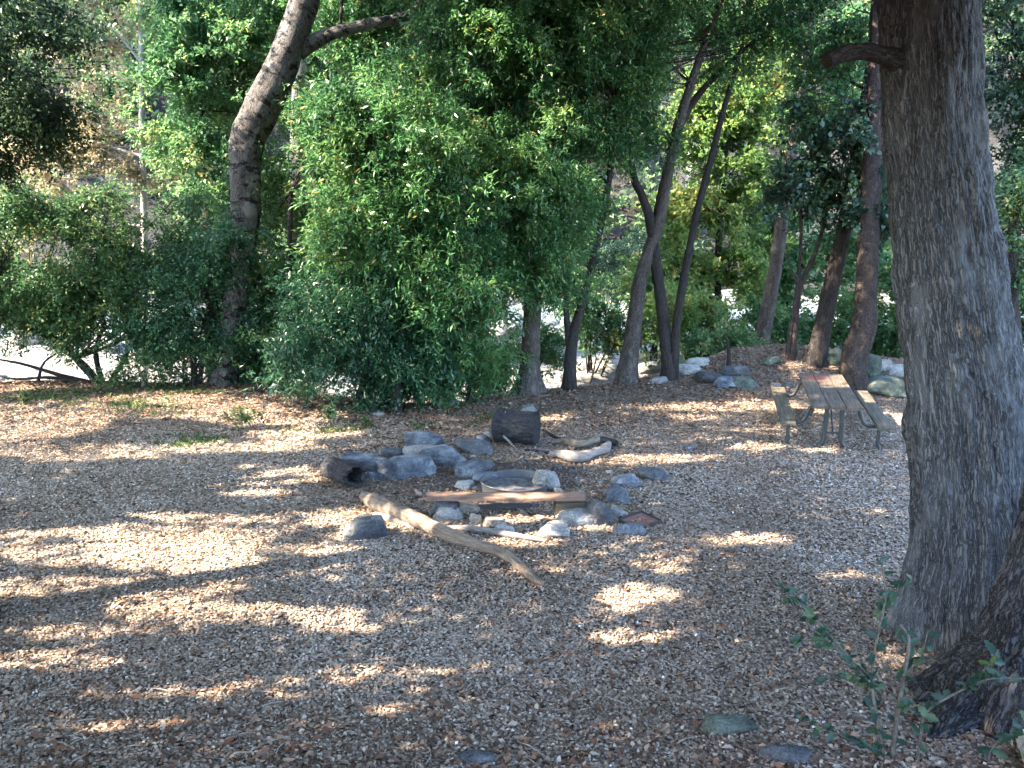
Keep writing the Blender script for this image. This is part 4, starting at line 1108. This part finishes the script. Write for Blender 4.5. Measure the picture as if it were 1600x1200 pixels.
FG = 'rocks around the fire pit'
R_ = M
pit_rocks = [
 # label, px, foot y, w, h, mat, ang
 ('dark rounded flat boulder, highest in the left half of the pit stones', 661, 700, 60, 26, 'rock', .45),
 ('small grey wedge rock left of the dark rounded boulder', 613, 717, 40, 20, 'rockdark', .8),
 ('blue-grey slab lying just behind the hollow charred log', 563, 738, 72, 27, 'rock', .8),
 ('low light-topped slab tucked under the dark rounded boulder', 655, 716, 56, 16, 'rockpale', .6),
 ('wide blue-grey slab in the middle of the left stones', 690, 730, 82, 27, 'rock', .7),
 ('long wedge slab sloping to the left, nearest the ash', 632, 749, 92, 28, 'rock', .9),
 ('small blue-grey stone touching the end of the hollow charred log', 583, 751, 30, 16, 'rock', .8),
 ('flat dark block left of the charred stump', 737, 712, 62, 20, 'rockdark', .9),
 ('small grey stone between flat block and charred stump', 755, 693, 22, 14, 'rock', .8),
 ('small white stone touching the left side of the charred stump', 767, 684, 22, 15, 'rockpale', .8),
 ('squat blue-grey stone behind the left of the metal ring', 741, 746, 60, 24, 'rock', .8),
 ('flat pale stone leaning on the left rim of the metal ring', 757, 753, 38, 13, 'rock', .6),
 ('pointed grey stone at the left front of the metal ring', 726, 766, 34, 18, 'rockpale', .9),
 ('dark stone wedged under the left side of the metal ring', 748, 768, 24, 14, 'rockdark', .8),
 ('rounded pale boulder against the right rim of the metal ring', 854, 764, 42, 32, 'rockpale', .45),
 ('little white stone just right of the rounded pale boulder', 872, 770, 16, 10, 'rockpale', .7),
 ('pale stone on the ground behind the charred stump', 825, 646, 28, 15, 'rockpale', .9),
 ('blue-grey slab at the upper right of the pit ring', 978, 762, 50, 26, 'rock', .9),
 ('blocky blue-grey rock below the upper right slab', 966, 787, 42, 30, 'rock', .9),
 ('lone rounded dark rock farthest right of the pit', 1023, 752, 46, 23, 'rockdark', .4),
 ('pale pointed wedge rock near the rusty tray', 968, 808, 38, 23, 'rockpale', 1.),
 ('large dark rock at the right end of the plank', 937, 822, 46, 46, 'rockdark', .8),
 ('broad pale rounded rock in front of the plank block', 903, 822, 64, 26, 'rockpale', .4),
 ('white pyramid rock in front of the pit', 866, 842, 48, 29, 'rockpale', 1.),
 ('big pale angular rock under the left of the plank', 699, 815, 56, 32, 'rockpale', .9),
 ('tan stone behind the big pale angular rock', 730, 803, 38, 15, 'rocktan', .9),
 ('small tan triangular stone in front of the plank', 743, 818, 22, 16, 'rocktan', 1.),
 ('low tan rock beside the thin grey stick', 773, 827, 40, 16, 'rocktan', .8),
 ('thin white flake stone beside the thin grey stick', 786, 833, 34, 10, 'rockpale', .7),
 ('flat blue stone sunk in the litter below the rusty tray', 982, 836, 50, 9, 'rock', .5),
 ('small blue stone alone in the litter left of the picnic table', 1078, 704, 18, 8, 'rock', .6),
 ('bulky two-toned boulder in front of the hollow charred log', 569, 846, 64, 46, 'rockdark', .55),
]
for i, (lab, px, py, w, h, mt, ang) in enumerate(pit_rocks):
    rock('rock', lab, px, py, w, h, M[mt], 500 + i, FG if i not in (30,) else None, ang=ang, sub=5 if w > 40 else 4)

rs = np.random.default_rng(44)
for k in range(26):
    a_ = rs.uniform(0, 6.28); q_ = rs.uniform(0.5, 1.0)
    px_ = 800 + 170 * q_ * math.cos(a_); py_ = 760 + 55 * q_ * math.sin(a_)
    if 745 < px_ < 860 and 735 < py_ < 775: continue
    rock('stone', 'small loose stone or ember in the sooty ground of the fire pit', px_, py_, rs.uniform(7, 16), rs.uniform(5, 9), M[['rockdark', 'rock', 'rockdark', 'rocktan'][k % 4]], 560 + k, 'small loose stones in the fire pit', 'stone', ang=.8, sub=2)
mound_rocks = [
 ('long pale slab along the left foot of the mound', 1150, 588, 44, 9, 'rockdark', .6),
 ('grey boulder at the left foot of the mound, near the twin stems', 1112, 600, 44, 18, 'rockdark', .7),
 ('round grey boulder in the middle of the mound edge', 1140, 607, 40, 24, 'rock', .6),
 ('dark mossy boulder right of the round grey one', 1166, 608, 42, 20, 'rockmoss', .6),
 ('small pale rock on the mound crest', 1152, 586, 30, 14, 'rockpale', .7),
 ('dark rock on the mound in front of the leftmost mound trunk', 1206, 573, 30, 13, 'rockmoss', .6),
 ('little pale stone left of the picnic table', 1213, 606, 14, 9, 'rockpale', .7),
 ('dark stone beside the little pale one left of the picnic table', 1232, 607, 18, 12, 'rockdark', .7),
 ('dark boulder wedged between the leaning and the reddish trunks', 1308, 572, 40, 30, 'rockmoss', .5),
 ('dark upright boulder touching the right side of the reddish trunk', 1362, 595, 34, 42, 'rockmoss', .5),
 ('large mossy green boulder between the picnic table and the big trunk', 1392, 622, 78, 42, 'rockmoss', .5),
 ('white boulder behind the mossy green one', 1376, 583, 46, 20, 'rockpale', .5),
 ('second white boulder half hidden by the big trunk', 1408, 590, 44, 24, 'rockpale', .5),
 ('grey stone in litter at the foot of the thicket', 705, 636, 30, 14, 'rock', .7),
 ('whitish stone under the leaf edge of the thicket', 590, 651, 22, 10, 'rockpale', .7),
 ('flat grey rock half buried at the bottom, left of the sapling', 1143, 1150, 84, 24, 'rockmoss', .5),
 ('flat grey rock at the very bottom under the sapling', 1232, 1196, 76, 22, 'rockdark', .5),
 ('dark flat stone at the bottom centre of the clearing', 744, 1196, 60, 16, 'rockdark', .5),
]
for i, (lab, px, py, w, h, mt, ang) in enumerate(mound_rocks):
    rock('rock' if w < 35 else 'boulder', lab, px, py, w, h, M[mt], 600 + i, None, cat='boulder' if w >= 35 else 'rock', ang=ang)

# riverbed boulders
rng = np.random.default_rng(6)
named = [(928, 575, 60, 24), (905, 585, 40, 16), (885, 572, 40, 18), (925, 600, 55, 16), (960, 590, 30, 12), (1015, 585, 46, 18), (1010, 560, 40, 18), (1075, 585, 40, 16), (790, 590, 40, 16), (770, 610, 30, 12), (860, 595, 36, 14), (1030, 600, 30, 10), (1090, 575, 40, 16)]
for i, (px, py, w, h) in enumerate(named):
    rock('river_boulder', 'pale granite boulder in the sunny riverbed between the trunks', px, py, w, h, M['rockpale'], 700 + i, 'boulders in the riverbed', 'boulder', ang=.45, sub=4)
nb = 0
while nb < 110:
    x = rng.uniform(-24, 22); y = rng.uniform(21, 42)
    e = np.interp(x, _ex, _ey)
    if y < e + 2.0: continue
    z = float(hgt(x, y)); p = np.array([x, y, z]); px, py, d = project(p)
    if not (-60 < px < 1680): continue
    r = (rng.uniform(0.2, 1.0) ** 1.8 * 1.1 + 0.18) * (0.45 + 0.55 * min(1.0, (y - e) / 10))
    V, F = rock_mesh(r * rng.uniform(.8, 1.4), r, r * rng.uniform(.5, .8), 800 + nb, 3, 0.5)
    c = p + [0, 0, r * 0.15]
    tag(mesh_obj('river_boulder', V + c, F, M['rockpale'], None, True, None, c), 'pale boulder on the far gravel of the riverbed', 'boulder', 'boulders strewn over the far gravel')
    nb += 1

# ------------------------------------------------------------------ logs, stump, ring, plank, tray
def log_px(rows, name, label, mat, lift=1.0, n=28, step=0.03, rough=0.08, cat='log', ridge=0.004, seed=3, group=None):
    P, R = [], []
    for (x, y, w) in rows:
        q = gnd(x, y + w * 0.5); r = w * 0.5 * depth(q) / FPX
        P.append(q + np.array([0, 0, r * lift])); R.append(r)
    o = tube_obj(name, [tube(P, R, n, step, rough * 2.2, 3, seed, ridge * 1.5, 24)], mat, None, P[0])
    tag(o, label, cat, group)
    return o
log_px([(570, 775, 18), (590, 786, 26), (640, 806, 25), (690, 830, 24), (745, 850, 18), (790, 866, 18), (815, 885, 16), (835, 905, 13), (852, 914, 9)],
       'log', 'long bent weathered log lying in front of the fire pit', M['log'], seed=31)
log_px([(690, 826, 11), (740, 826, 11), (790, 834, 11), (825, 840, 10), (852, 845, 7)], 'stick', 'thin grey stick crossing behind the long bent log', M['loggrey'], cat='stick', seed=32)
log_px([(585, 800, 12), (625, 812, 12), (650, 822, 10)], 'bark_slab', 'pinkish strip of wood lying under the long log', M['loggrey'], lift=0.4, cat='wood piece', seed=33)
log_px([(640, 777, 5), (668, 775, 4), (700, 770, 3)], 'stick', 'short dark twig by the left end of the plank', M['char'], cat='stick', seed=34, n=10)
log_px([(858, 711, 9), (874, 709, 13), (895, 713, 20), (912, 712, 17), (930, 706, 14), (946, 700, 16), (951, 692, 9)], 'firewood_log', 'half-burnt pale log with black ends right of the stump', M['loggrey'], cat='log', seed=35)
log_px([(862, 690, 7), (884, 689, 12), (903, 694, 15), (925, 690, 11), (943, 684, 16)], 'firewood_log', 'knotty log lying behind the half-burnt one', M['log'], cat='log', seed=36)
log_px([(936, 686, 14), (952, 690, 12), (964, 693, 10)], 'firewood_log', 'short black charred log end right of the wood pile', M['char'], cat='log', seed=37)
log_px([(848, 672, 5), (862, 680, 6), (878, 688, 6)], 'stick', 'dark stick sloping from behind the stump to the wood pile', M['char'], cat='stick', seed=38, n=10)
log_px([(820, 703, 4), (850, 706, 5), (870, 711, 7), (890, 718, 8)], 'stick', 'charred stick in front of the wood pile', M['char'], cat='stick', seed=39, n=10)
log_px([(800, 655, 4), (845, 668, 4)], 'stick', 'thin grey twig behind the charred stump', M['loggrey'], cat='stick', seed=40, n=8)

def stump():
    a = gnd(774, 700); b = gnd(842, 700)
    d = depth(a); r = 29 * d / FPX
    a = a + np.array([0.02, r * 0.9 + 0.10, r * 0.90]); b = b + np.array([-0.03, r * 0.9 - 0.12, r * 0.90])
    e = empty('charred_log', (a + b) / 2 - np.array([0, 0, r]), 'thick black charred log section lying across behind the pit', 'log')
    o = tube_obj('wood', [tube([a, a * .66 + b * .34, a * .33 + b * .67, b], [r * 1.05, r, r * 0.99, r * 0.96], 90, 0.012, 0.17, 2, 41, 0.045, 11)], M['char'], e)
    return a, b, r
sa_, sb_, sr_ = stump()
# twigs leaning against the stump
for i, (pts, lab) in enumerate([([(786, 681), (796, 690), (806, 703)], 'pale crooked twig leaning on the front of the charred stump'), ([(790, 650), (788, 664), (789, 672)], 'thin upright twig over the top of the charred stump')]):
    dd = depth(sa_) - sr_ * 1.1
    P = [at(x, y, dd - 0.02 * k) for k, (x, y) in enumerate(pts)]
    if i == 1: P = [q + np.array([0, sr_ * 0.6, 0.04]) for q in P]
    o = tube_obj('twig', [tube(P, [0.018, 0.02, 0.012] if i == 0 else [0.006, 0.009, 0.008], 10, 0.03, 0.15, seed=i)], M['loggrey'], None, P[0]); tag(o, lab, 'twig')

def hollow_log():
    # hollow charred log: outer shell, dark bore, jagged mouth to the right
    a = gnd(512, 752); b = gnd(552, 760)
    r0 = 17 * depth(a) / FPX; r1 = 20 * depth(b) / FPX
    a = a + [0, 0.25, r0 * 0.9]; b = b + [0.06, -0.02, r1 * 0.9]
    e = empty('hollow_log', (a + b) / 2 - [0, 0, r0], 'short hollow charred log with a black ragged open end', 'log')
    n = 60
    P, R = catmull([a, (a + b) / 2, b], [r0, (r0 + r1) / 2, r1], 0.02)
    T = unit(b - a); N = unit(np.cross(T, [0, 0, 1.0])); Bn = np.cross(N, T)
    ang = np.linspace(0, 2 * math.pi, n, endpoint=False)
    def ringv(c, r, jag, sh):
        rr = r * (1 + 0.16 * (noise(np.stack([np.cos(ang) * 2 + sh, np.sin(ang) * 2, np.full(n, sh)], -1), 3) - 0.5) * 2)
        ax = jag * (noise(np.stack([np.cos(ang) * 3, np.sin(ang) * 3, np.full(n, 5.0)], -1), 8) - 0.5)
        return c + rr[:, None] * (np.cos(ang)[:, None] * N + np.sin(ang)[:, None] * Bn) + ax[:, None] * T
    rings = [ringv(P[0] , R[0] * 0.05, 0, 1)] + [ringv(P[k], R[k], 0.16 * (k / (len(P) - 1)), 1) for k in range(len(P))]
    rings += [ringv(P[-1] - T * 0.01, R[-1] * 0.74, 0.16, 1)] + [ringv(P[k], R[k] * 0.66, 0.05, 1) for k in range(len(P) - 2, 2, -1)] + [ringv(P[2], R[2] * 0.02, 0, 1)]
    V = np.vstack(rings); m = len(rings)
    i = np.arange(m - 1)[:, None] * n; j = np.arange(n)[None, :]; j2 = (j + 1) % n
    F = np.stack([i + j, i + n + j, i + n + j2, i + j2], -1).reshape(-1, 4)
    loc = (V - a)
    bk = np.stack([loc @ N, loc @ Bn, loc @ T], -1)
    mesh_obj('shell', V, F, M['char'], e, True, {'bk': ('POINT', 'FLOAT_VECTOR', bk)})
hollow_log()

def fire_ring():
    c = gnd(803, 764); s = depth(c) / FPX; r = 52 * s
    c = c + [0, 0.0, 0]
    e = empty('fire_ring', c, 'low round steel fire ring with pale ash inside', 'fire ring')
    n = 72; a = np.linspace(0, 2 * math.pi, n, endpoint=False)
    prof = [(r, -0.05), (r * 1.0, 0.125), (r * 1.018, 0.13), (r * 1.018, 0.14), (r * 0.985, 0.14), (r * 0.98, 0.125), (r * 0.97, -0.05)]
    V = np.vstack([np.stack([np.cos(a) * q, np.sin(a) * q, np.full(n, z) + 0.012 * np.sin(a * 2)], -1) for q, z in prof]) + c
    m = len(prof); i = np.arange(m - 1)[:, None] * n; j = np.arange(n)[None, :]; j2 = (j + 1) % n
    F = np.stack([i + j, i + j2, i + n + j2, i + n + j], -1).reshape(-1, 4)
    mesh_obj('steel_band', V, F, M['ring'], e)
    g = np.linspace(0, 0.965, 14)
    V = []
    for q in g: V.append(np.stack([np.cos(a) * q * r, np.sin(a) * q * r, 0.02 + 0.05 * fbm(np.stack([np.cos(a) * q * 3, np.sin(a) * q * 3, a * 0], -1), 4, 3)], -1))
    V = np.vstack(V) + c; m = len(g); i = np.arange(m - 1)[:, None] * n
    F = np.stack([i + j, i + n + j, i + n + j2, i + j2], -1).reshape(-1, 4)
    mesh_obj('ash_bed', V, F, M['ash'], e)
fire_ring()

def box_mesh(lx, ly, lz, bev=0.01, seed=0, warp=0.0, segs=12):
    bm = bmesh.new(); bmesh.ops.create_cube(bm, size=1.0)
    for v in bm.verts: v.co = Vector((v.co.x * lx, v.co.y * ly, v.co.z * lz))
    ax = 0 if lx >= ly else 1
    bmesh.ops.bevel(bm, geom=list(bm.edges), offset=bev, segments=2, affect='EDGES')
    L = lx if ax == 0 else ly
    for k in range(1, segs):
        co = [0, 0, 0]; co[ax] = -L / 2 + L * k / segs; no = [0, 0, 0]; no[ax] = 1
        bmesh.ops.bisect_plane(bm, geom=list(bm.verts) + list(bm.edges) + list(bm.faces), plane_co=co, plane_no=no)
    V = np.array([v.co[:] for v in bm.verts])
    bm.verts.index_update()
    F = [tuple(v.index for v in f.verts) for f in bm.faces]; bm.free()
    if warp: V[:, 2] += warp * (noise(V * 2.3 + seed, seed) - 0.5) * 2; V[:, 1] += warp * 0.6 * (noise(V * 2 + 9 + seed, seed + 1) - 0.5) * 2
    return V, F

def local_obj(name, V, F, mat, loc, yaw=0.0, parent=None, pitch=0.0, roll=0.0, smooth=False):
    o = mesh_obj(name, V, F, mat, None, smooth)
    o.location = tuple(map(float, loc)); o.rotation_euler = (roll, pitch, yaw)
    if parent is not None: o.parent = parent
    return o

def plank():
    zt = 0.25
    a = on_z(666, 776, zt + float(hgt(-1.2, 12.3))); b = on_z(915, 776, zt + float(hgt(1, 12.3)))
    c = (a + b) / 2; L = np.linalg.norm(b - a)
    V, F = box_mesh(L, 0.25, 0.045, 0.008, 4, 0.010)
    o = local_obj('plank', V, F, M['plank'], c, math.atan2(b[1] - a[1], b[0] - a[0]))
    tag(o, 'red-brown wooden plank laid as a low bench across rocks', 'plank')
    # timber block carrying the right end
    g = c + (b - c) * 0.80; gz = float(hgt(g[0], g[1]))
    hb = c[2] - 0.03 - gz + 0.03
    V, F = box_mesh(0.42, 0.22, hb, 0.02, 6, 0.012)
    o = local_obj('timber_block', V, F, M['block'], (g[0], g[1], gz + hb / 2 - 0.03), 0.05)
    tag(o, 'dark timber block holding up the right end of the plank', 'block')
    g = c + (a - c) * 0.78; gz = float(hgt(g[0], g[1]))
    V, F = rock_mesh(0.42, 0.30, (c[2] - 0.03 - gz) * 1.15, 990, 4, 0.9)
    loc = np.array([g[0], g[1] + 0.02, gz + (c[2] - 0.03 - gz) * 0.43])
    tag(mesh_obj('rock', V + loc, F, M['rockdark'], None, True, None, loc), 'dark rock holding up the left end of the plank', 'rock', FG)
    g = c + (a - c) * 0.1; gz = float(hgt(g[0], g[1]))
    V, F = box_mesh(1.1, 0.08, 0.05, 0.012, 9, 0.02)
    o = local_obj('charred_timber', V, F, M['char'], (g[0] - 0.1, g[1] + 0.12, gz + 0.03), 0.06)
    tag(o, 'charred black timber lying beneath the plank', 'timber')
plank()

def tray():
    c = gnd(1000, 818)
    yaw = 0.65
    e = empty('metal_tray', c, 'small rusty flat metal tray with reddish debris at the right of the pit', 'tray')
    e.rotation_euler = (0.06, -0.05, yaw)
    w, l = 0.42, 0.36
    V, F = box_mesh(w, l, 0.02, 0.004, segs=3)
    local_obj('sheet', V, F, M['rust'], (0, 0, 0.03), 0, e)
    for (x, y, lx, ly) in ((0, l / 2, w, 0.02), (0, -l / 2, w, 0.02), (w / 2, 0, 0.02, l - 0.025), (-w / 2, 0, 0.02, l - 0.025)):
        V, F = box_mesh(lx, ly, 0.05, 0.004, segs=3)
        local_obj('rim', V, F, M['pipe'], (x, y, 0.035), 0, e)
    rng = np.random.default_rng(3)
    for k in range(6):
        V, F = rock_mesh(rng.uniform(.05, .11), rng.uniform(.04, .08), 0.03, 60 + k, 3, .8)
        o = local_obj('rust_flake', V, F, M['rust'], (rng.uniform(-.14, .14), rng.uniform(-.11, .11), 0.05), rng.uniform(0, 3), e)
tray()

# ------------------------------------------------------------------ picnic table
def picnic_table():
    zg = float(hgt(5.2, 15.5))
    H = 0.76
    near = on_z(1310, 637, zg + H); far = on_z(1281, 583, zg + H)
    ax = far - near; L = min(np.linalg.norm(ax[:2]), 2.75)
    yaw = math.atan2(ax[1], ax[0]) - math.pi / 2
    mid = (near + far) / 2
    e = empty('picnic_table', (mid[0], mid[1], zg), 'weathered picnic table with two benches and a red paint stain on top', 'picnic table')
    e.rotation_euler = (0, 0, yaw)
    W = 0.80
    pw = W / 3 - 0.008
    Vs, Fs = [], []; off = 0
    for k in range(3):
        V, F = box_mesh(pw, L, 0.045, 0.005, k, 0.003)
        V = V + [(k - 1) * (pw + 0.010), 0, H - 0.022]
        Vs.append(V); Fs += [tuple(q + off for q in f) for f in F]; off += len(V)
    local_obj('tabletop', np.vstack(Vs), Fs, M['tablewood'], (0, 0, 0), 0, e)
    for s in (-1, 1):
        V, F = box_mesh(0.25, L, 0.045, 0.006, 3 + s, 0.004)
        o = local_obj('bench_seat', V, F, M['benchwood'], (s * 0.76, 0, 0.44), 0, e)
    def pipe(pts, r=0.03, name='leg'):
        P = [np.array(p, float) for p in pts]
        V, F, B = tube(P, [r] * len(P), 12, 0.03, 0.0)
        o = mesh_obj(name, V, F, M['pipe'], None, True); o.parent = e
        return o
    for yy in (-L / 2 + 0.38, L / 2 - 0.38):
        for s in (-1, 1):
            # bent leg: from the foot under the bench, up to the seat, and the sweep in to the table top
            pipe([(s * 0.30, yy, H - 0.05), (s * 0.40, yy, H - 0.14), (s * 0.44, yy, 0.50), (s * 0.50, yy, 0.40), (s * 0.62, yy, 0.37), (s * 0.74, yy, 0.385), (s * 0.84, yy, 0.41)], 0.032, 'seat_arm')
            pipe([(s * 0.72, yy, 0.40), (s * 0.725, yy, 0.25), (s * 0.72, yy, 0.08), (s * 0.76, yy, -0.03)], 0.032, 'outer_leg')
            pipe([(s * 0.12, yy, H - 0.05), (s * 0.13, yy, 0.35), (s * 0.14, yy, 0.10), (s * 0.20, yy, 0.0), (s * 0.22, yy, -0.03)], 0.038, 'leg')
        pipe([(-0.14, yy, 0.22), (0, yy, 0.225), (0.14, yy, 0.22)], 0.018, 'cross_bar')
    pipe([(0, -L / 2 + 0.38, 0.225), (0, -0.3, H - 0.06)], 0.016, 'brace')
    pipe([(0, L / 2 - 0.38, 0.225), (0, 0.3, H - 0.06)], 0.016, 'brace')
    V, F = box_mesh(0.70, 0.07, 0.04, 0.004, segs=2)
    for yy in (-L / 2 + 0.38, L / 2 - 0.38):
        local_obj('crosspiece', V, F, M['pipe'], (0, yy, H - 0.068), 0, e)
picnic_table()

# ------------------------------------------------------------------ foreground oak seedlings
def lobed_leaf(c, d, nrm, L, rng):
    """toothed oval leaf as a fan around its midrib"""
    d = unit(d); s = unit(np.cross(d, nrm)); n = np.cross(s, d)
    ts = [0, .12, .22, .32, .42, .52, .64, .74, .86, 1.0]
    ws = [0.0, .16, .27, .18, .33, .21, .29, .14, .15, 0.0]
    V, F = [], []
    for t, w in zip(ts, ws):
        V.append(c + d * t * L + n * (-0.10 * t * t * L))
        V.append(c + d * t * L + s * w * L + n * (0.06 * L - 0.10 * t * t * L)); V.append(c + d * t * L - s * w * L + n * (0.06 * L - 0.10 * t * t * L))
    for k in range(len(ts) - 1):
        a = 3 * k; F += [(a, a + 3, a + 4, a + 1), (a, a + 2, a + 5, a + 3)]
    return np.array(V), np.array(F)

def seedling(name, label, stems, d0f, leafL, nleaf, seed, base_px):
    rng = np.random.default_rng(seed)
    g = gnd(*base_px); d0 = depth(g) if d0f is None else d0f
    e = empty(name, g, label, 'sapling')
    parts, Vs, Fs, lvs, off = [], [], [], [], 0
    for si, rows in enumerate(stems):
        P, R = px_path(rows, d0)
        parts.append(tube(P, R, 8, 0.03, 0.1, seed=si))
        PP, _ = catmull(P, R, 0.02)
        lo = 0.25 if si else 0.35
        for k in range(int(nleaf[si] * 2.8)):
            q = PP[int((lo + (1 - lo) * (k + 0.5) / nleaf[si] + rng.normal() * 0.02) * (len(PP) - 1)) % len(PP)]
            dd = rng.normal(size=3) * [1, 0.6, 0.5] + [0, 0, 0.15]
            nn = unit(rng.normal(size=3) * 0.5 + [0, -0.5, 0.8])
            V, F = lobed_leaf(q, dd, nn, leafL * rng.uniform(0.6, 1.15), rng)
            Vs.append(V); Fs.append(F + off); lvs += [rng.random()] * len(F); off += len(V)
    tube_obj('stem', parts, M['sapstem'], e)
    leaf_obj('leaves', np.vstack(Vs), np.vstack(Fs), lvs, M['sprig'], e)
seedling('oak_sapling', 'thin oak sapling with toothed blue-green leaves in front of the big trunk', [
    [(1392, 1210, 9), (1400, 1130, 8), (1412, 1060, 7), (1420, 1000, 6), (1405, 975, 4)],
    [(1385, 1210, 7), (1372, 1130, 6), (1362, 1060, 5), (1372, 990, 4), (1384, 930, 4), (1376, 872, 3)],
    [(1370, 1090, 5), (1345, 1050, 4), (1310, 1015, 4), (1270, 1000, 3), (1235, 1005, 2)],
    [(1365, 1060, 4), (1330, 1030, 4), (1290, 985, 3), (1255, 945, 3), (1225, 920, 2)],
    [(1290, 1000, 3), (1250, 960, 2), (1222, 912, 2)],
    [(1375, 960, 3), (1400, 925, 2), (1425, 905, 2)],
    [(1365, 1075, 3), (1330, 1062, 3), (1280, 1058, 2)],
    [(1390, 1190, 3), (1340, 1160, 3), (1290, 1140, 2), (1240, 1120, 2)],
    [(1410, 1060, 3), (1440, 1020, 3), (1450, 985, 2)]], 6.4, 0.092, [6, 14, 9, 6, 5, 6, 5, 9, 5], 71, (1392, 1210))
seedling('oak_sapling', 'small oak sprig with brighter leaves over the dark root flare', [
    [(1430, 1210, 5), (1440, 1140, 5), (1450, 1110, 4), (1490, 1085, 4), (1540, 1062, 3), (1600, 1060, 3)],
    [(1520, 1072, 3), (1545, 1040, 2), (1560, 1015, 2)],
    [(1445, 1120, 3), (1430, 1100, 2), (1420, 1095, 2)],
    [(1540, 1210, 3), (1550, 1170, 3), (1580, 1145, 2), (1610, 1130, 2)]], 6.3, 0.11, [9, 5, 3, 6], 72, (1430, 1200))

# small weeds and seedlings on the clearing edge
def weed(px, py, hpx, label, seed, mat='grass'):
    rng = np.random.default_rng(seed)
    g = gnd(px, py); s = depth(g) / FPX; h = hpx * s
    e = empty('weed', g, label, 'weed')
    parts = []; C = []; D = []
    for k in range(5):
        tip = g + np.array([rng.normal() * h * 0.4, rng.normal() * h * 0.3, h * rng.uniform(0.6, 1.0)])
        parts.append(tube([g + rng.normal(size=3) * [0.03, 0.03, 0], (g + tip) / 2 + rng.normal(size=3) * 0.03, tip], [0.006, 0.005, 0.003], 5, 0.1, 0.1, seed=k))
        for j in range(16):
            t = 0.3 + 0.7 * rng.random(); C.append(g + (tip - g) * t + rng.normal(size=3) * 0.03); D.append(rng.normal(size=3) + [0, 0, 0.3])
    tube_obj('stems', parts, M['shrub'] if False else M['twig'], e)
    V, F = leaf_quads(np.array(C), np.array(D), 0.10, 0.05, rng)
    leaf_obj('leaves', V, F, rng.random(len(C)), M[mat], e)
weed(382, 668, 34, 'small bright green weed standing in sun below the bent trunk', 1)
weed(512, 655, 22, 'low green weed at the left foot of the thicket', 2)
weed(585, 640, 26, 'small leafy seedling under the middle of the thicket', 3)
weed(575, 668, 16, 'tiny weed just in front of the thicket stems', 5)
weed(790, 660, 18, 'green tuft left behind the charred stump', 6)
weed(40, 632, 20, 'green weed near the left edge of the clearing', 7)
